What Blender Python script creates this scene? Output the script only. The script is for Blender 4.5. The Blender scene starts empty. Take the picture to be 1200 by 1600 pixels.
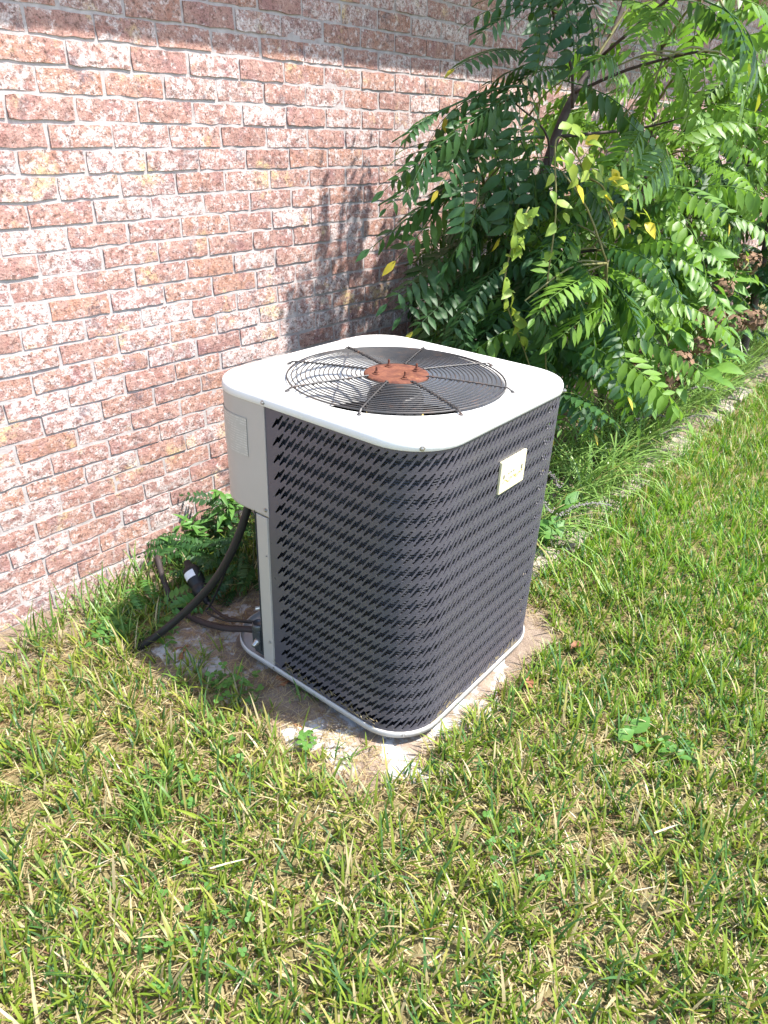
import bpy, bmesh, math, random
import numpy as np
from mathutils import Vector, Matrix
from mathutils.geometry import tessellate_polygon

# ------------------------------------------------------------------ camera, sky, sun, exposure
sc = bpy.context.scene
COL = sc.collection
CAM = Vector((-0.9607, -2.238, 1.4504))
YAW, PITCH, ROLL, FPX = 0.7272, 0.480, -0.002, 1093.63
fwd = Vector((math.cos(YAW)*math.cos(PITCH), math.sin(YAW)*math.cos(PITCH), -math.sin(PITCH)))
rgt = fwd.cross(Vector((0, 0, 1))).normalized()
upv = rgt.cross(fwd)
rgt, upv = rgt*math.cos(ROLL)+upv*math.sin(ROLL), upv*math.cos(ROLL)-rgt*math.sin(ROLL)
cd = bpy.data.cameras.new('camera')
cam = bpy.data.objects.new('camera', cd)
COL.objects.link(cam)
cd.sensor_fit = 'VERTICAL'
cd.sensor_height = 24.0
cd.lens = FPX/1600*24.0
cd.clip_start = 0.02
cd.clip_end = 300
m = Matrix((rgt, upv, -fwd)).transposed().to_4x4()
m.translation = CAM
cam.matrix_world = m
sc.camera = cam

TO_SUN = Vector((0.29, -0.52, 1.0)).normalized()
world = bpy.data.worlds.new('World')
sc.world = world
world.use_nodes = True
wn = world.node_tree
sky = wn.nodes.new('ShaderNodeTexSky')
sky.sky_type = 'NISHITA'
sky.sun_disc = False
sky.sun_elevation = math.asin(TO_SUN.z)
sky.sun_rotation = math.atan2(TO_SUN.x, TO_SUN.y)
bg = wn.nodes['Background']
wn.links.new(sky.outputs[0], bg.inputs[0])
bg.inputs[1].default_value = 0.15
sd = bpy.data.lights.new('sun', 'SUN')
sd.energy = 3.7
sd.angle = math.radians(0.55)
sd.color = (1.0, 0.955, 0.89)
sun = bpy.data.objects.new('sun', sd)
COL.objects.link(sun)
sun.location = (3, -6, 10)
sun.rotation_euler = TO_SUN.to_track_quat('Z', 'Y').to_euler()
sc.view_settings.view_transform = 'Standard'
sc.view_settings.look = 'None'
sc.view_settings.exposure = 1.76
sc.view_settings.gamma = 1.0

# ------------------------------------------------------------------ helpers
R = random.Random(7)
NR = np.random.default_rng(11)


def link(o, parent=None):
    COL.objects.link(o)
    if parent is not None:
        o.parent = parent
    return o


def tag(o, label=None, cat=None, group=None, kind=None):
    if label: o['label'] = label
    if cat: o['category'] = cat
    if group: o['group'] = group
    if kind: o['kind'] = kind
    return o


def empty(name, loc, label, cat, group=None, mat=None):
    o = bpy.data.objects.new(name, None)
    o.empty_display_size = 0.1
    COL.objects.link(o)
    if mat is not None: o.matrix_world = mat
    else: o.location = loc
    return tag(o, label, cat, group)


def mesh(name, verts, faces, mat=None, smooth=False):
    me = bpy.data.meshes.new(name)
    me.from_pydata([tuple(v) for v in verts], [], [tuple(f) for f in faces])
    me.update()
    if mat is not None:
        for q in (mat if isinstance(mat, (list, tuple)) else [mat]): me.materials.append(q)
    if smooth:
        me.polygons.foreach_set('use_smooth', [True]*len(me.polygons))
    return me


def obj(name, me, parent=None, mw=None):
    o = bpy.data.objects.new(name, me)
    link(o, parent)
    if mw is not None: o.matrix_local = mw
    return o


class MB:
    """collects plain shapes into one mesh"""
    def __init__(s): s.v = []; s.f = []; s.mi = []
    def add(s, v, f, mi=0):
        n = len(s.v)
        s.v += [tuple(q) for q in v]
        s.f += [tuple(i+n for i in q) for q in f]
        s.mi += [mi]*len(f)
    def box(s, c, d, rot=None, mi=0):
        x, y, z = (q/2 for q in d)
        vs = [Vector(p) for p in ((-x,-y,-z),(x,-y,-z),(x,y,-z),(-x,y,-z),(-x,-y,z),(x,-y,z),(x,y,z),(-x,y,z))]
        if rot is not None: vs = [rot @ p for p in vs]
        s.add([p+Vector(c) for p in vs], [(3,2,1,0),(4,5,6,7),(0,1,5,4),(1,2,6,5),(2,3,7,6),(3,0,4,7)], mi)
    def tube(s, pts, rad, n=8, caps=True, closed=False, mi=0):
        pts = [Vector(p) for p in pts]
        rads = rad if isinstance(rad, (list, tuple)) else [rad]*len(pts)
        vs = []; fs = []
        prev = None
        L = len(pts)
        for i, p in enumerate(pts):
            if closed: t = pts[(i+1) % L]-pts[i-1]
            else: t = pts[min(i+1, L-1)]-pts[max(i-1, 0)]
            t.normalize()
            if prev is None:
                a = Vector((0, 0, 1)) if abs(t.z) < .9 else Vector((1, 0, 0))
            else: a = prev
            u = (a-t*a.dot(t)).normalized(); prev = u
            w = t.cross(u)
            for k in range(n):
                g = 2*math.pi*k/n
                vs.append(p+(u*math.cos(g)+w*math.sin(g))*rads[i])
        m_ = L if closed else L-1
        for i in range(m_):
            for k in range(n):
                a = i*n+k; b = i*n+(k+1) % n
                c = ((i+1) % L)*n+(k+1) % n; d = ((i+1) % L)*n+k
                fs.append((a, b, c, d))
        if caps and not closed:
            fs.append(tuple(range(n-1, -1, -1))); fs.append(tuple((L-1)*n+k for k in range(n)))
        s.add(vs, fs, mi)
    def lathe(s, prof, n=16, c=(0, 0, 0), rot=None, mi=0):
        vs = []; fs = []
        for r, z in prof:
            for k in range(n):
                g = 2*math.pi*k/n
                p = Vector((r*math.cos(g), r*math.sin(g), z))
                if rot is not None: p = rot @ p
                vs.append(p+Vector(c))
        for i in range(len(prof)-1):
            for k in range(n):
                fs.append((i*n+k, i*n+(k+1) % n, (i+1)*n+(k+1) % n, (i+1)*n+k))
        fs.append(tuple(range(n-1, -1, -1))); fs.append(tuple((len(prof)-1)*n+k for k in range(n)))
        s.add(vs, fs, mi)
    def mesh(s, name, mat, smooth=False):
        me = mesh(name, s.v, s.f, mat, smooth)
        if any(s.mi): me.polygons.foreach_set('material_index', s.mi)
        return me
    def build(s, name, mat, parent=None, smooth=False):
        return obj(name, s.mesh(name, mat, smooth), parent)


def catmull(pts, k=6):
    pts = [Vector(p) for p in pts]
    P = [pts[0]*2-pts[1]]+pts+[pts[-1]*2-pts[-2]]
    out = []
    for i in range(1, len(P)-2):
        for j in range(k):
            t = j/k
            out.append(0.5*((2*P[i])+(P[i+1]-P[i-1])*t+(2*P[i-1]-5*P[i]+4*P[i+1]-P[i+2])*t*t+(3*P[i]-P[i-1]-3*P[i+1]+P[i+2])*t**3))
    out.append(pts[-1])
    return out


# ------------------------------------------------------------------ materials
class NT:
    def __init__(s, name):
        s.m = bpy.data.materials.new(name); s.m.use_nodes = True
        s.t = s.m.node_tree; s.n = s.t.nodes; s.b = s.n['Principled BSDF']
        s.out = s.n['Material Output']
        s.geo = s.n.new('ShaderNodeNewGeometry')
        s.tc = s.n.new('ShaderNodeTexCoord')
    def L(s, a, b): s.t.links.new(a, b)
    def noise(s, scale, detail=4, rough=.55, vec=None, dist=0.0):
        q = s.n.new('ShaderNodeTexNoise')
        q.inputs['Scale'].default_value = scale; q.inputs['Detail'].default_value = detail
        q.inputs['Roughness'].default_value = rough; q.inputs['Distortion'].default_value = dist
        s.L(vec if vec is not None else s.geo.outputs['Position'], q.inputs['Vector'])
        return q.outputs['Fac']
    def mapping(s, scale, src=None, rot=(0, 0, 0)):
        q = s.n.new('ShaderNodeMapping'); q.inputs['Scale'].default_value = scale; q.inputs['Rotation'].default_value = rot
        s.L(src if src is not None else s.geo.outputs['Position'], q.inputs['Vector'])
        return q.outputs[0]
    def ramp(s, fac, stops, interp='LINEAR'):
        q = s.n.new('ShaderNodeValToRGB'); e = q.color_ramp.elements; q.color_ramp.interpolation = interp
        while len(e) < len(stops): e.new(0.5)
        for el, (p, c) in zip(e, stops):
            el.position = p
            el.color = (c, c, c, 1) if isinstance(c, (int, float)) else (*c, 1)
        s.L(fac, q.inputs[0]); return q.outputs[0]
    def mix(s, fac, a, b, mode='MIX'):
        q = s.n.new('ShaderNodeMix'); q.data_type = 'RGBA'; q.blend_type = mode
        for v, i in ((fac, 0), (a, 6), (b, 7)):
            if isinstance(v, (int, float)): q.inputs[i].default_value = v
            elif isinstance(v, tuple): q.inputs[i].default_value = (*v, 1)
            else: s.L(v, q.inputs[i])
        return q.outputs[2]
    def math(s, op, a, b=0.0, clamp=False):
        q = s.n.new('ShaderNodeMath'); q.operation = op; q.use_clamp = clamp
        for v, i in ((a, 0), (b, 1)):
            if isinstance(v, (int, float)): q.inputs[i].default_value = v
            else: s.L(v, q.inputs[i])
        return q.outputs[0]
    def attr(s, name):
        q = s.n.new('ShaderNodeAttribute'); q.attribute_name = name; return q
    def bump(s, h, strength=.5, dist=.002):
        q = s.n.new('ShaderNodeBump'); q.inputs['Strength'].default_value = strength; q.inputs['Distance'].default_value = dist
        s.L(h, q.inputs['Height']); s.L(q.outputs[0], s.b.inputs['Normal'])
    def col(s, c):
        if isinstance(c, tuple): s.b.inputs['Base Color'].default_value = (*c, 1)
        else: s.L(c, s.b.inputs['Base Color'])
    def set(s, rough=None, metal=None, spec=None):
        for k, v in (('Roughness', rough), ('Metallic', metal), ('Specular IOR Level', spec)):
            if v is None: continue
            if isinstance(v, (int, float)): s.b.inputs[k].default_value = v
            else: s.L(v, s.b.inputs[k])
    def translucent(s, color, amount):
        tr = s.n.new('ShaderNodeBsdfTranslucent')
        s.L(color, tr.inputs[0]) if not isinstance(color, tuple) else setattr(tr.inputs[0], 'default_value', (*color, 1))
        mx = s.n.new('ShaderNodeMixShader'); mx.inputs[0].default_value = amount
        s.L(s.b.outputs[0], mx.inputs[1]); s.L(tr.outputs[0], mx.inputs[2]); s.L(mx.outputs[0], s.out.inputs[0])


def m_brick():
    t = NT('tumbled_brick')
    rnd = t.attr('rnd').outputs['Fac']; rn2 = t.attr('rnd2').outputs['Fac']
    base = t.ramp(rnd, [(0, (.27,.125,.105)), (.2, (.33,.165,.135)), (.4, (.39,.185,.115)), (.6, (.30,.155,.145)), (.8, (.36,.18,.145)), (1, (.22,.125,.12))])
    n1 = t.noise(22, 5, .65)
    base = t.mix(t.ramp(n1, [(.33, 0), (.62, .8)]), base, (.47,.31,.255))
    base = t.mix(t.ramp(t.noise(11, 4, .65), [(.5, 0), (.68, .7)]), base, (.27,.125,.13))
    # pale lime smear
    n2 = t.noise(1.0, 10, .80, t.mapping((31, 31, 36)))
    w = t.math('ADD', n2, t.math('MULTIPLY', t.math('SUBTRACT', rn2, .5), .11))
    base = t.mix(t.ramp(w, [(.485, 0), (.555, .68), (.69, 1)]), base, t.ramp(t.noise(120, 4, .7), [(.35, (.55,.44,.40)), (.6, (.71,.665,.65))]))
    n3 = t.noise(6.3, 4, .6, t.mapping((1, 1, 1.0)))
    ym = t.math('MULTIPLY', t.ramp(n3, [(.58, 0), (.66, 1)]), t.ramp(t.noise(60, 4, .7), [(.38, 0), (.6, .9)]))
    base = t.mix(ym, base, (.60,.46,.24))
    n4 = t.noise(8.1, 3, .6, t.mapping((1.3, 1, 1.6)))
    dm = t.math('MULTIPLY', t.ramp(n4, [(.58, 0), (.68, .85)]), t.ramp(t.noise(90, 4, .7), [(.36, 0), (.58, 1)]))
    base = t.mix(dm, base, (.13,.105,.115))
    pit = t.ramp(t.noise(75, 6, .75), [(.52, 0), (.62, .9)])
    base = t.mix(pit, base, (.15,.085,.07))
    sp = t.noise(190, 3, .7)
    base = t.mix(1.0, base, t.ramp(sp, [(.30, .42), (.48, .95), (.75, 1.12)]), 'MULTIPLY')
    t.col(base); t.set(rough=.92, spec=.25)
    h = t.math('ADD', t.math('MULTIPLY', t.noise(150, 5, .7), .7), t.noise(45, 4, .6))
    t.bump(h, .9, .0045)
    return t.m


def m_mortar():
    t = NT('mortar')
    t.col(t.ramp(t.noise(30, 6, .65), [(.3, (.30,.262,.25)), (.6, (.42,.38,.365)), (.8, (.51,.475,.46))]))
    t.set(rough=.95, spec=.2)
    t.bump(t.noise(120, 5, .7), .6, .003)
    return t.m


def m_paint(name, c, rough=.42, var=.06, spec=.5, dirt=None, dscale=9.0):
    t = NT(name)
    a = tuple(q*(1-var) for q in c)
    base = t.mix(t.ramp(t.noise(5, 5, .6), [(.35, 0), (.65, 1)]), a, c)
    if dirt:
        base = t.mix(t.ramp(t.noise(dscale, 8, .75), [(.56, 0), (.74, dirt[1])]), base, dirt[0])
    t.col(base)
    t.set(rough=t.ramp(t.noise(14, 4, .6), [(.3, rough-.07), (.7, rough+.1)]), spec=spec)
    t.bump(t.noise(420, 2, .5), .12, .0006)
    return t.m


def m_rust():
    t = NT('rusty_plate')
    n = t.noise(38, 7, .72)
    t.col(t.ramp(n, [(.28, (.045,.018,.013)), (.44, (.10,.034,.021)), (.56, (.145,.052,.029)), (.70, (.24,.105,.05))]))
    t.set(rough=.85, spec=.3); t.bump(t.noise(160, 5, .7), .5, .001)
    return t.m


def m_wire():
    t = NT('weathered_wire')
    n = t.noise(26, 5, .7)
    t.col(t.ramp(n, [(.4, (.034,.033,.034)), (.58, (.052,.044,.040)), (.72, (.11,.055,.033))]))
    t.set(rough=.5, spec=.5)
    return t.m


def m_coil():
    t = NT('coil_fins')
    sep = t.n.new('ShaderNodeSeparateXYZ'); t.L(t.tc.outputs['Object'], sep.inputs[0])
    s = t.math('SINE', t.math('MULTIPLY', sep.outputs[2], 900.0))
    t.col(t.mix(t.ramp(t.noise(12, 5, .6), [(.4, 0), (.7, 1)]), (.030,.031,.038), (.080,.081,.090)))
    t.set(rough=.55, metal=.2); t.bump(s, .6, .002)
    return t.m


def m_ground():
    t = NT('soil_and_thatch')
    bare = t.attr('bare').outputs['Fac']
    soil = t.ramp(t.noise(16, 8, .7), [(.3, (.16,.12,.09)), (.5, (.28,.215,.165)), (.7, (.38,.305,.24))])
    soil = t.mix(t.ramp(t.noise(240, 4, .75), [(.35, .55), (.55, 0)]), soil, (.14,.10,.075))
    thatch = t.ramp(t.noise(60, 7, .75), [(.3, (.11,.085,.04)), (.5, (.22,.18,.085)), (.7, (.32,.27,.14))])
    nb = t.math('ADD', bare, t.math('MULTIPLY', t.math('SUBTRACT', t.noise(9, 6, .7), .5), .9))
    t.col(t.mix(t.ramp(nb, [(.35, 0), (.6, 1)]), thatch, soil))
    t.set(rough=.97, spec=.15)
    t.bump(t.math('ADD', t.noise(70, 8, .75), t.math('MULTIPLY', t.noise(330, 4, .7), .4)), .8, .012)
    return t.m


def m_concrete():
    t = NT('weathered_concrete')
    c = t.ramp(t.noise(11, 7, .65), [(.3, (.33,.325,.32)), (.55, (.45,.445,.435)), (.75, (.54,.53,.515))])
    dirt = t.ramp(t.noise(9.5, 9, .74), [(.46, 1), (.535, 0)])
    soil = t.ramp(t.noise(40, 8, .75), [(.3, (.15,.11,.08)), (.55, (.28,.215,.165)), (.75, (.37,.30,.235))])
    t.col(t.mix(dirt, c, soil)); t.set(rough=.93, spec=.2)
    t.bump(t.math('ADD', t.noise(55, 7, .7), t.math('MULTIPLY', dirt, .6)), .55, .005)
    return t.m


def m_stone():
    t = NT('edging_stone')
    c = t.ramp(t.noise(9, 8, .7), [(.3, (.22,.18,.145)), (.5, (.37,.31,.25)), (.72, (.50,.45,.385))])
    c = t.mix(t.ramp(t.noise(33, 6, .75), [(.55, 0), (.68, .8)]), c, (.15,.115,.085))
    t.col(c); t.set(rough=.95, spec=.2); t.bump(t.noise(48, 8, .72), .9, .012)
    return t.m


def m_leaf(name, c0, c1, tint=(.22,.42,.03), trans=.33, rough=.45, yellow=None):
    t = NT(name)
    oi = t.n.new('ShaderNodeObjectInfo')
    v = t.attr('var').outputs['Fac']
    f = t.math('ADD', t.math('MULTIPLY', oi.outputs['Random'], .65), t.math('MULTIPLY', v, .35))
    base = t.mix(f, c0, c1)
    base = t.mix(t.ramp(t.noise(30, 4, .6), [(.4, 0), (.75, .35)]), base, tuple(q*1.5 for q in c1))
    if yellow:
        base = t.mix(t.ramp(t.math('ADD', v, t.math('MULTIPLY', oi.outputs['Random'], .1)), [(.93, 0), (.97, 1)]), base, yellow)
    t.col(base); t.set(rough=rough, spec=.32)
    t.bump(t.noise(170, 3, .6), .25, .0012)
    t.translucent(t.mix(1.0, t.mix(.5, base, tint), (1.0, 1.0, 1.0), 'MULTIPLY'), trans)
    return t.m


def m_blade(name, trans=.35, rough=.42):
    t = NT(name)
    c = t.attr('tone').outputs['Color']
    base = t.mix(t.ramp(t.noise(55, 3, .6), [(.35, 0), (.7, .25)]), c, t.mix(1.0, c, (1.5, 1.4, 1.2), 'MULTIPLY'))
    t.col(base); t.set(rough=rough, spec=.4)
    t.translucent(t.mix(1.0, base, (1.3, 1.35, .7), 'MULTIPLY'), trans)
    return t.m


def m_plain(name, c, rough=.6, metal=0., spec=.5, bs=120, bstr=.25, var=.25):
    t = NT(name)
    t.col(t.mix(t.ramp(t.noise(25, 6, .65), [(.35, 0), (.7, 1)]), tuple(q*(1-var) for q in c), tuple(min(1, q*(1+var*.6)) for q in c)))
    t.set(rough=rough, metal=metal, spec=spec); t.bump(t.noise(bs, 4, .65), bstr, .0015)
    return t.m


BRICK = m_brick(); MORTAR = m_mortar(); GROUND = m_ground(); CONC = m_concrete(); STONE = m_stone()
LIDP = m_paint('white_lid_paint', (.70,.69,.665), .38, .05, dirt=((.25,.20,.15), .55), dscale=6)
BEIGE = m_paint('beige_cabinet_paint', (.41,.372,.33), .45, .05, dirt=((.40,.36,.31), .3), dscale=8)
GRILLEP = m_paint('charcoal_panel_paint', (.076,.071,.086), .33, .10, dirt=((.15,.13,.115), .35), dscale=21)
RIMP = m_paint('galvanised_rim', (.47,.45,.42), .42, .12, dirt=((.25,.20,.16), .6), dscale=30)
RUST = m_rust(); WIRE = m_wire(); COIL = m_coil()
DARK = m_plain('dark_interior', (.022,.022,.024), .7)
FANM = m_plain('fan_blade_metal', (.17,.175,.19), .4, .4)
MOTOR = m_plain('motor_shell', (.05,.05,.052), .45, .3)
YELL = m_plain('motor_label_yellow', (.62,.47,.14), .5)
SCREW = m_plain('zinc_screw', (.40,.39,.37), .35, .8)
RUBBER = m_plain('black_conduit', (.012,.012,.013), .5, spec=.35, bs=60, bstr=.3)
PIPE = m_plain('foam_pipe_sleeve', (.034,.022,.020), .75, bs=90, bstr=.5)
BRASS = m_plain('valve_metal', (.11,.115,.12), .4, .6)
VALVEG = m_plain('valve_body', (.055,.06,.066), .5, .4)
WLABEL = m_plain('white_label', (.70,.70,.70), .5, var=.1)
BARK = m_plain('bark', (.075,.055,.048), .85, bs=70, bstr=.9, var=.4)
TWIG = m_plain('green_twig', (.17,.16,.05), .6, bs=70, bstr=.4, var=.35)
DRYLEAF = m_plain('dry_leaf', (.26,.105,.045), .7, bs=80, bstr=.6, var=.35)
BLOOM = m_plain('dried_bloom', (.20,.115,.065), .9, bs=160, bstr=.6, var=.5)
SPIKE = m_plain('grey_seed_spike', (.27,.24,.235), .9, var=.4)
LEAF_S = m_leaf('sapling_leaf', (.013,.046,.017), (.040,.105,.028), trans=.33, yellow=(.42,.34,.03))  # leaf of the shaded left side, its shade put into the darker colour
LEAF_R = m_leaf('lit_sapling_leaf', (.062,.148,.024), (.160,.285,.038), trans=.42, rough=.42)  # same leaf for the sunny right side, sunlight put into the lighter colour
LEAF_L = m_leaf('lime_leaf', (.13,.25,.03), (.30,.36,.05), tint=(.5,.6,.05), trans=.42)
LEAF_Y = m_leaf('yellow_leaf', (.55,.42,.02), (.62,.52,.05), tint=(.8,.6,.03), trans=.4)
LEAF_D = m_leaf('evergreen_leaf', (.014,.045,.016), (.030,.080,.024), trans=.25)
LEAF_H = m_leaf('shrub_leaf', (.07,.17,.03), (.15,.28,.05), trans=.36)
LEAF_W = m_leaf('weed_leaf', (.055,.15,.03), (.11,.24,.05), trans=.35)
BLADE = m_blade('grass_blade'); LILY = m_blade('lilyturf_blade', .28, .36)

# ------------------------------------------------------------------ the air conditioner's own frame (it has sunk a little on its pad)
UO = Vector((0.0822, -1.3852, 0.03))
UM = (Matrix.Rotation(0.0477, 3, 'Z') @ Matrix.Rotation(0.0339, 3, 'X') @ Matrix.Rotation(0.0192, 3, 'Y'))
UMAT = Matrix.Translation(UO) @ UM.to_4x4()
W, H, RC = 0.742, 0.865, 0.14
UINV = UMAT.inverted()


def U2W(x, y, z): return UMAT @ Vector((x, y, z))


def gnoise(x, y):
    return (np.sin(x*3.1+1.3+1.7*np.sin(y*2.3))*np.sin(y*3.7+.4) + .6*np.sin(x*9.7+2*np.sin(y*7.1)+.8)*np.sin(y*8.9+1.9) + .35*np.sin(x*23+1.1)*np.sin(y*21+2+np.sin(x*13)))/1.9


def dunit(x, y):
    """distance outside the worn patch round the unit (negative inside)"""
    dx = np.maximum(-0.03-x, x-0.88); dy = np.maximum(-1.34-y, y+0.50)
    return np.where((dx > 0) & (dy > 0), np.hypot(dx, dy), np.maximum(dx, dy))


def gz(x, y):
    x = np.asarray(x, float); y = np.asarray(y, float)
    z = .010*gnoise(x, y)
    d = dunit(x, y)
    k = np.clip(1-d/.35, 0, 1)
    pad = (y+1.385)*.034-(x-.08)*.019-.003+.010*gnoise(x*1.9+4, y*1.9+2)
    z = z*(1-k)+pad*k
    # planting bed behind the edging lies a little higher
    b = np.clip((x-1.15)/.2, 0, 1)*np.clip((y+1.02)/.12, 0, 1)
    return z+b*.05


def bare(x, y):
    d = dunit(x, y)
    b = np.clip(1.02-(d+.05*gnoise(x*2.6+1, y*2.6))/.13, 0, 1)
    wall = np.clip(1.0-(-y)/.55, 0, 1)*.78*(x < .3)+np.clip(1.0-(-y)/.30, 0, 1)*.2
    left = np.clip(1-np.hypot((x+.10)/.26, (y+.62)/.46), 0, 1)*.72
    bed = np.clip((x-1.1)/.15, 0, 1)*np.clip((y+1.12)/.08, 0, 1)
    return np.clip(np.maximum.reduce([b, wall, left, bed]), 0, 1)


# ------------------------------------------------------------------ ground: one sheet to the horizon
def axis(lo, hi, step, far):
    a = list(np.arange(lo, hi+1e-6, step)); s = step
    pre = []; p = lo
    while p > -far: s *= 1.7; p -= s; pre.append(p)
    post = []; p = hi; s = step
    while p < far: s *= 1.7; p += s; post.append(p)
    return np.array(pre[::-1]+a+post)


gx = axis(-2.0, 6.0, .04, 80); gy = axis(-3.6, .12, .04, 80)
GX, GY = np.meshgrid(gx, gy)
inside = (GX > -2.1) & (GX < 6.1) & (GY > -3.7)
GZ = np.where(inside, gz(GX, GY), 0.0)
nx, ny = len(gx), len(gy)
me = bpy.data.meshes.new('ground')
idx = np.arange(nx*ny).reshape(ny, nx)
q = np.stack([idx[:-1, :-1], idx[:-1, 1:], idx[1:, 1:], idx[1:, :-1]], -1).reshape(-1, 4)
me.from_pydata(np.stack([GX, GY, GZ], -1).reshape(-1, 3).tolist(), [], q.tolist())
a = me.attributes.new('bare', 'FLOAT', 'POINT')
a.data.foreach_set('value', np.where(inside, bare(GX, GY), 0).reshape(-1).astype(np.float32))
me.materials.append(GROUND)
me.polygons.foreach_set('use_smooth', [True]*len(me.polygons))
tag(obj('ground', me), kind='structure')

# ------------------------------------------------------------------ the brick house: wall of single bricks, eave above
house = empty('brick_house', (1.8, 0, 0), 'house wall of tumbled red and whitewashed brick behind the air conditioner', 'house')
HL = Vector((-1.8, 0, 0))
BL, BH, MJ = 0.2032, 0.0690, 0.0092
bricks_me = []


def brick_shape(r, w, h, nxx=6, nzz=2):
    vs = []; fs = []
    x0, x1, z0, z1 = -w/2, w/2, -h/2, h/2
    y0 = -.0032+r.uniform(-.0020, .0018)
    ty, tz = r.uniform(-.012, .012), r.uniform(-.03, .03)
    for k in range(nzz+1):
        for i in range(nxx+1):
            x = x0+(x1-x0)*i/nxx; z = z0+(z1-z0)*k/nzz
            y = y0+r.uniform(-.0011, .0011)+x*ty+z*tz
            ex = i in (0, nxx); ez = k in (0, nzz)
            if ex: x += r.uniform(-.0026, .0022)*(1 if i else -1)
            if ez: z += r.uniform(-.0030, .0022)*(1 if k else -1)
            if ex or ez: y += .0012
            if ex and ez: x -= math.copysign(.0008, x); z -= math.copysign(.0006, z)
            vs.append((x, y, z))
    n = nxx+1
    for k in range(nzz):
        for i in range(nxx): fs.append((k*n+i, k*n+i+1, (k+1)*n+i+1, (k+1)*n+i))
    ring = [i for i in range(n)]+[k*n+nxx for k in range(1, nzz+1)]+[nzz*n+i for i in range(nxx-1, -1, -1)]+[k*n for k in range(nzz-1, 0, -1)]
    b = len(vs)
    for i in ring: vs.append((vs[i][0], .030, vs[i][2]))
    L_ = len(ring)
    for i in range(L_): fs.append((ring[i], b+i, b+(i+1) % L_, ring[(i+1) % L_]))
    return vs, fs


def fattr(me, name, val):
    a_ = me.attributes.new(name, 'FLOAT', 'POINT'); a_.data.foreach_set('value', np.asarray(val, np.float32))


for k in range(36):
    r = random.Random(100+k)
    v, f = brick_shape(r, BL-MJ, BH-MJ)
    b = mesh('brick', v, f, BRICK)
    fattr(b, 'rnd', [r.random()]*len(v)); fattr(b, 'rnd2', [r.random()]*len(v))
    bricks_me.append(b)


def px(p):
    d = Vector(p)-CAM; w_ = d.dot(fwd)
    if w_ < .05: return None
    return (600+FPX*d.dot(rgt)/w_, 800-FPX*d.dot(upv)/w_)


spots = []
r = random.Random(5)
for c in range(-3, 39):
    off = 0 if c % 2 == 0 else .5
    for i in range(-7, 42):
        x = (i+off+.5)*BL+r.uniform(-.002, .002); z = (c+.5)*BH+r.uniform(-.001, .001)
        q0, q1 = px((x-BL/2, 0, z)), px((x+BL/2, 0, z+BH))
        score = -1
        if q0 and q1 and 0 < q1[0] and q0[0] < 1200 and -10 < q0[1] < 1600 and z > -.05:
            cx = (q0[0]+q1[0])/2; cy = (q0[1]+q1[1])/2
            if not (cx > 690 and cy > 130) and not (cx > 350 and cy > 590) and not cx > 1060:
                score = abs(q1[0]-q0[0])*abs(q1[1]-q0[1])
        spots.append((score, x, z))
spots.sort(reverse=True)
rest_v = []; rest_f = []; ra = []; rb = []
for n_, (s_, x, z) in enumerate(spots):
    if n_ < 300 and s_ > 0:
        o = obj('brick', r.choice(bricks_me), house)
        o.location = (x+HL.x, 0, z)
        o.rotation_euler = (0, r.uniform(-.004, .004)+(math.pi if r.random() < .5 else 0), 0)
    else:
        me_ = r.choice(bricks_me)
        k0 = len(rest_v); fl = -1 if r.random() < .5 else 1
        rest_v += [(x+HL.x+fl*v.co.x, v.co.y, z+fl*v.co.z) for v in me_.vertices]
        rest_f += [tuple(i+k0 for i in p.vertices) for p in me_.polygons]
        nv = len(me_.vertices); ra += [r.random()]*nv; rb += [r.random()]*nv
me = mesh('brick', rest_v, rest_f, BRICK)
fattr(me, 'rnd', ra); fattr(me, 'rnd2', rb)
tag(obj('brick', me, house), kind='stuff')
# mortar bed behind and between the bricks: a lumpy sheet with a solid wall behind it
xs = np.arange(-1.45, 8.6, .034); zs = np.arange(-.22, 2.69, .023)
MX, MZ = np.meshgrid(xs, zs)
rng = np.random.default_rng(3)
MY = .0012+rng.uniform(-.0016, .0016, MX.shape)
v = np.stack([MX+HL.x, MY, MZ], -1).reshape(-1, 3)
idx = np.arange(MX.size).reshape(MX.shape)
q = np.stack([idx[:-1, :-1], idx[:-1, 1:], idx[1:, 1:], idx[1:, :-1]], -1).reshape(-1, 4)
me = mesh('mortar', v.tolist(), q.tolist(), MORTAR, True)
obj('mortar', me, house)
mb = MB()
mb.box((3.55+HL.x, .14, 1.255), (10.0, .2, 2.93))
mb.box((-1.42+HL.x, 2.5, 1.24), (.12, 4.5, 2.9)); mb.box((8.52+HL.x, 2.5, 1.24), (.12, 4.5, 2.9)); mb.box((3.55+HL.x, 4.84, 1.24), (10.0, .2, 2.9))
mb.build('wall_core', MORTAR, house)
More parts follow.
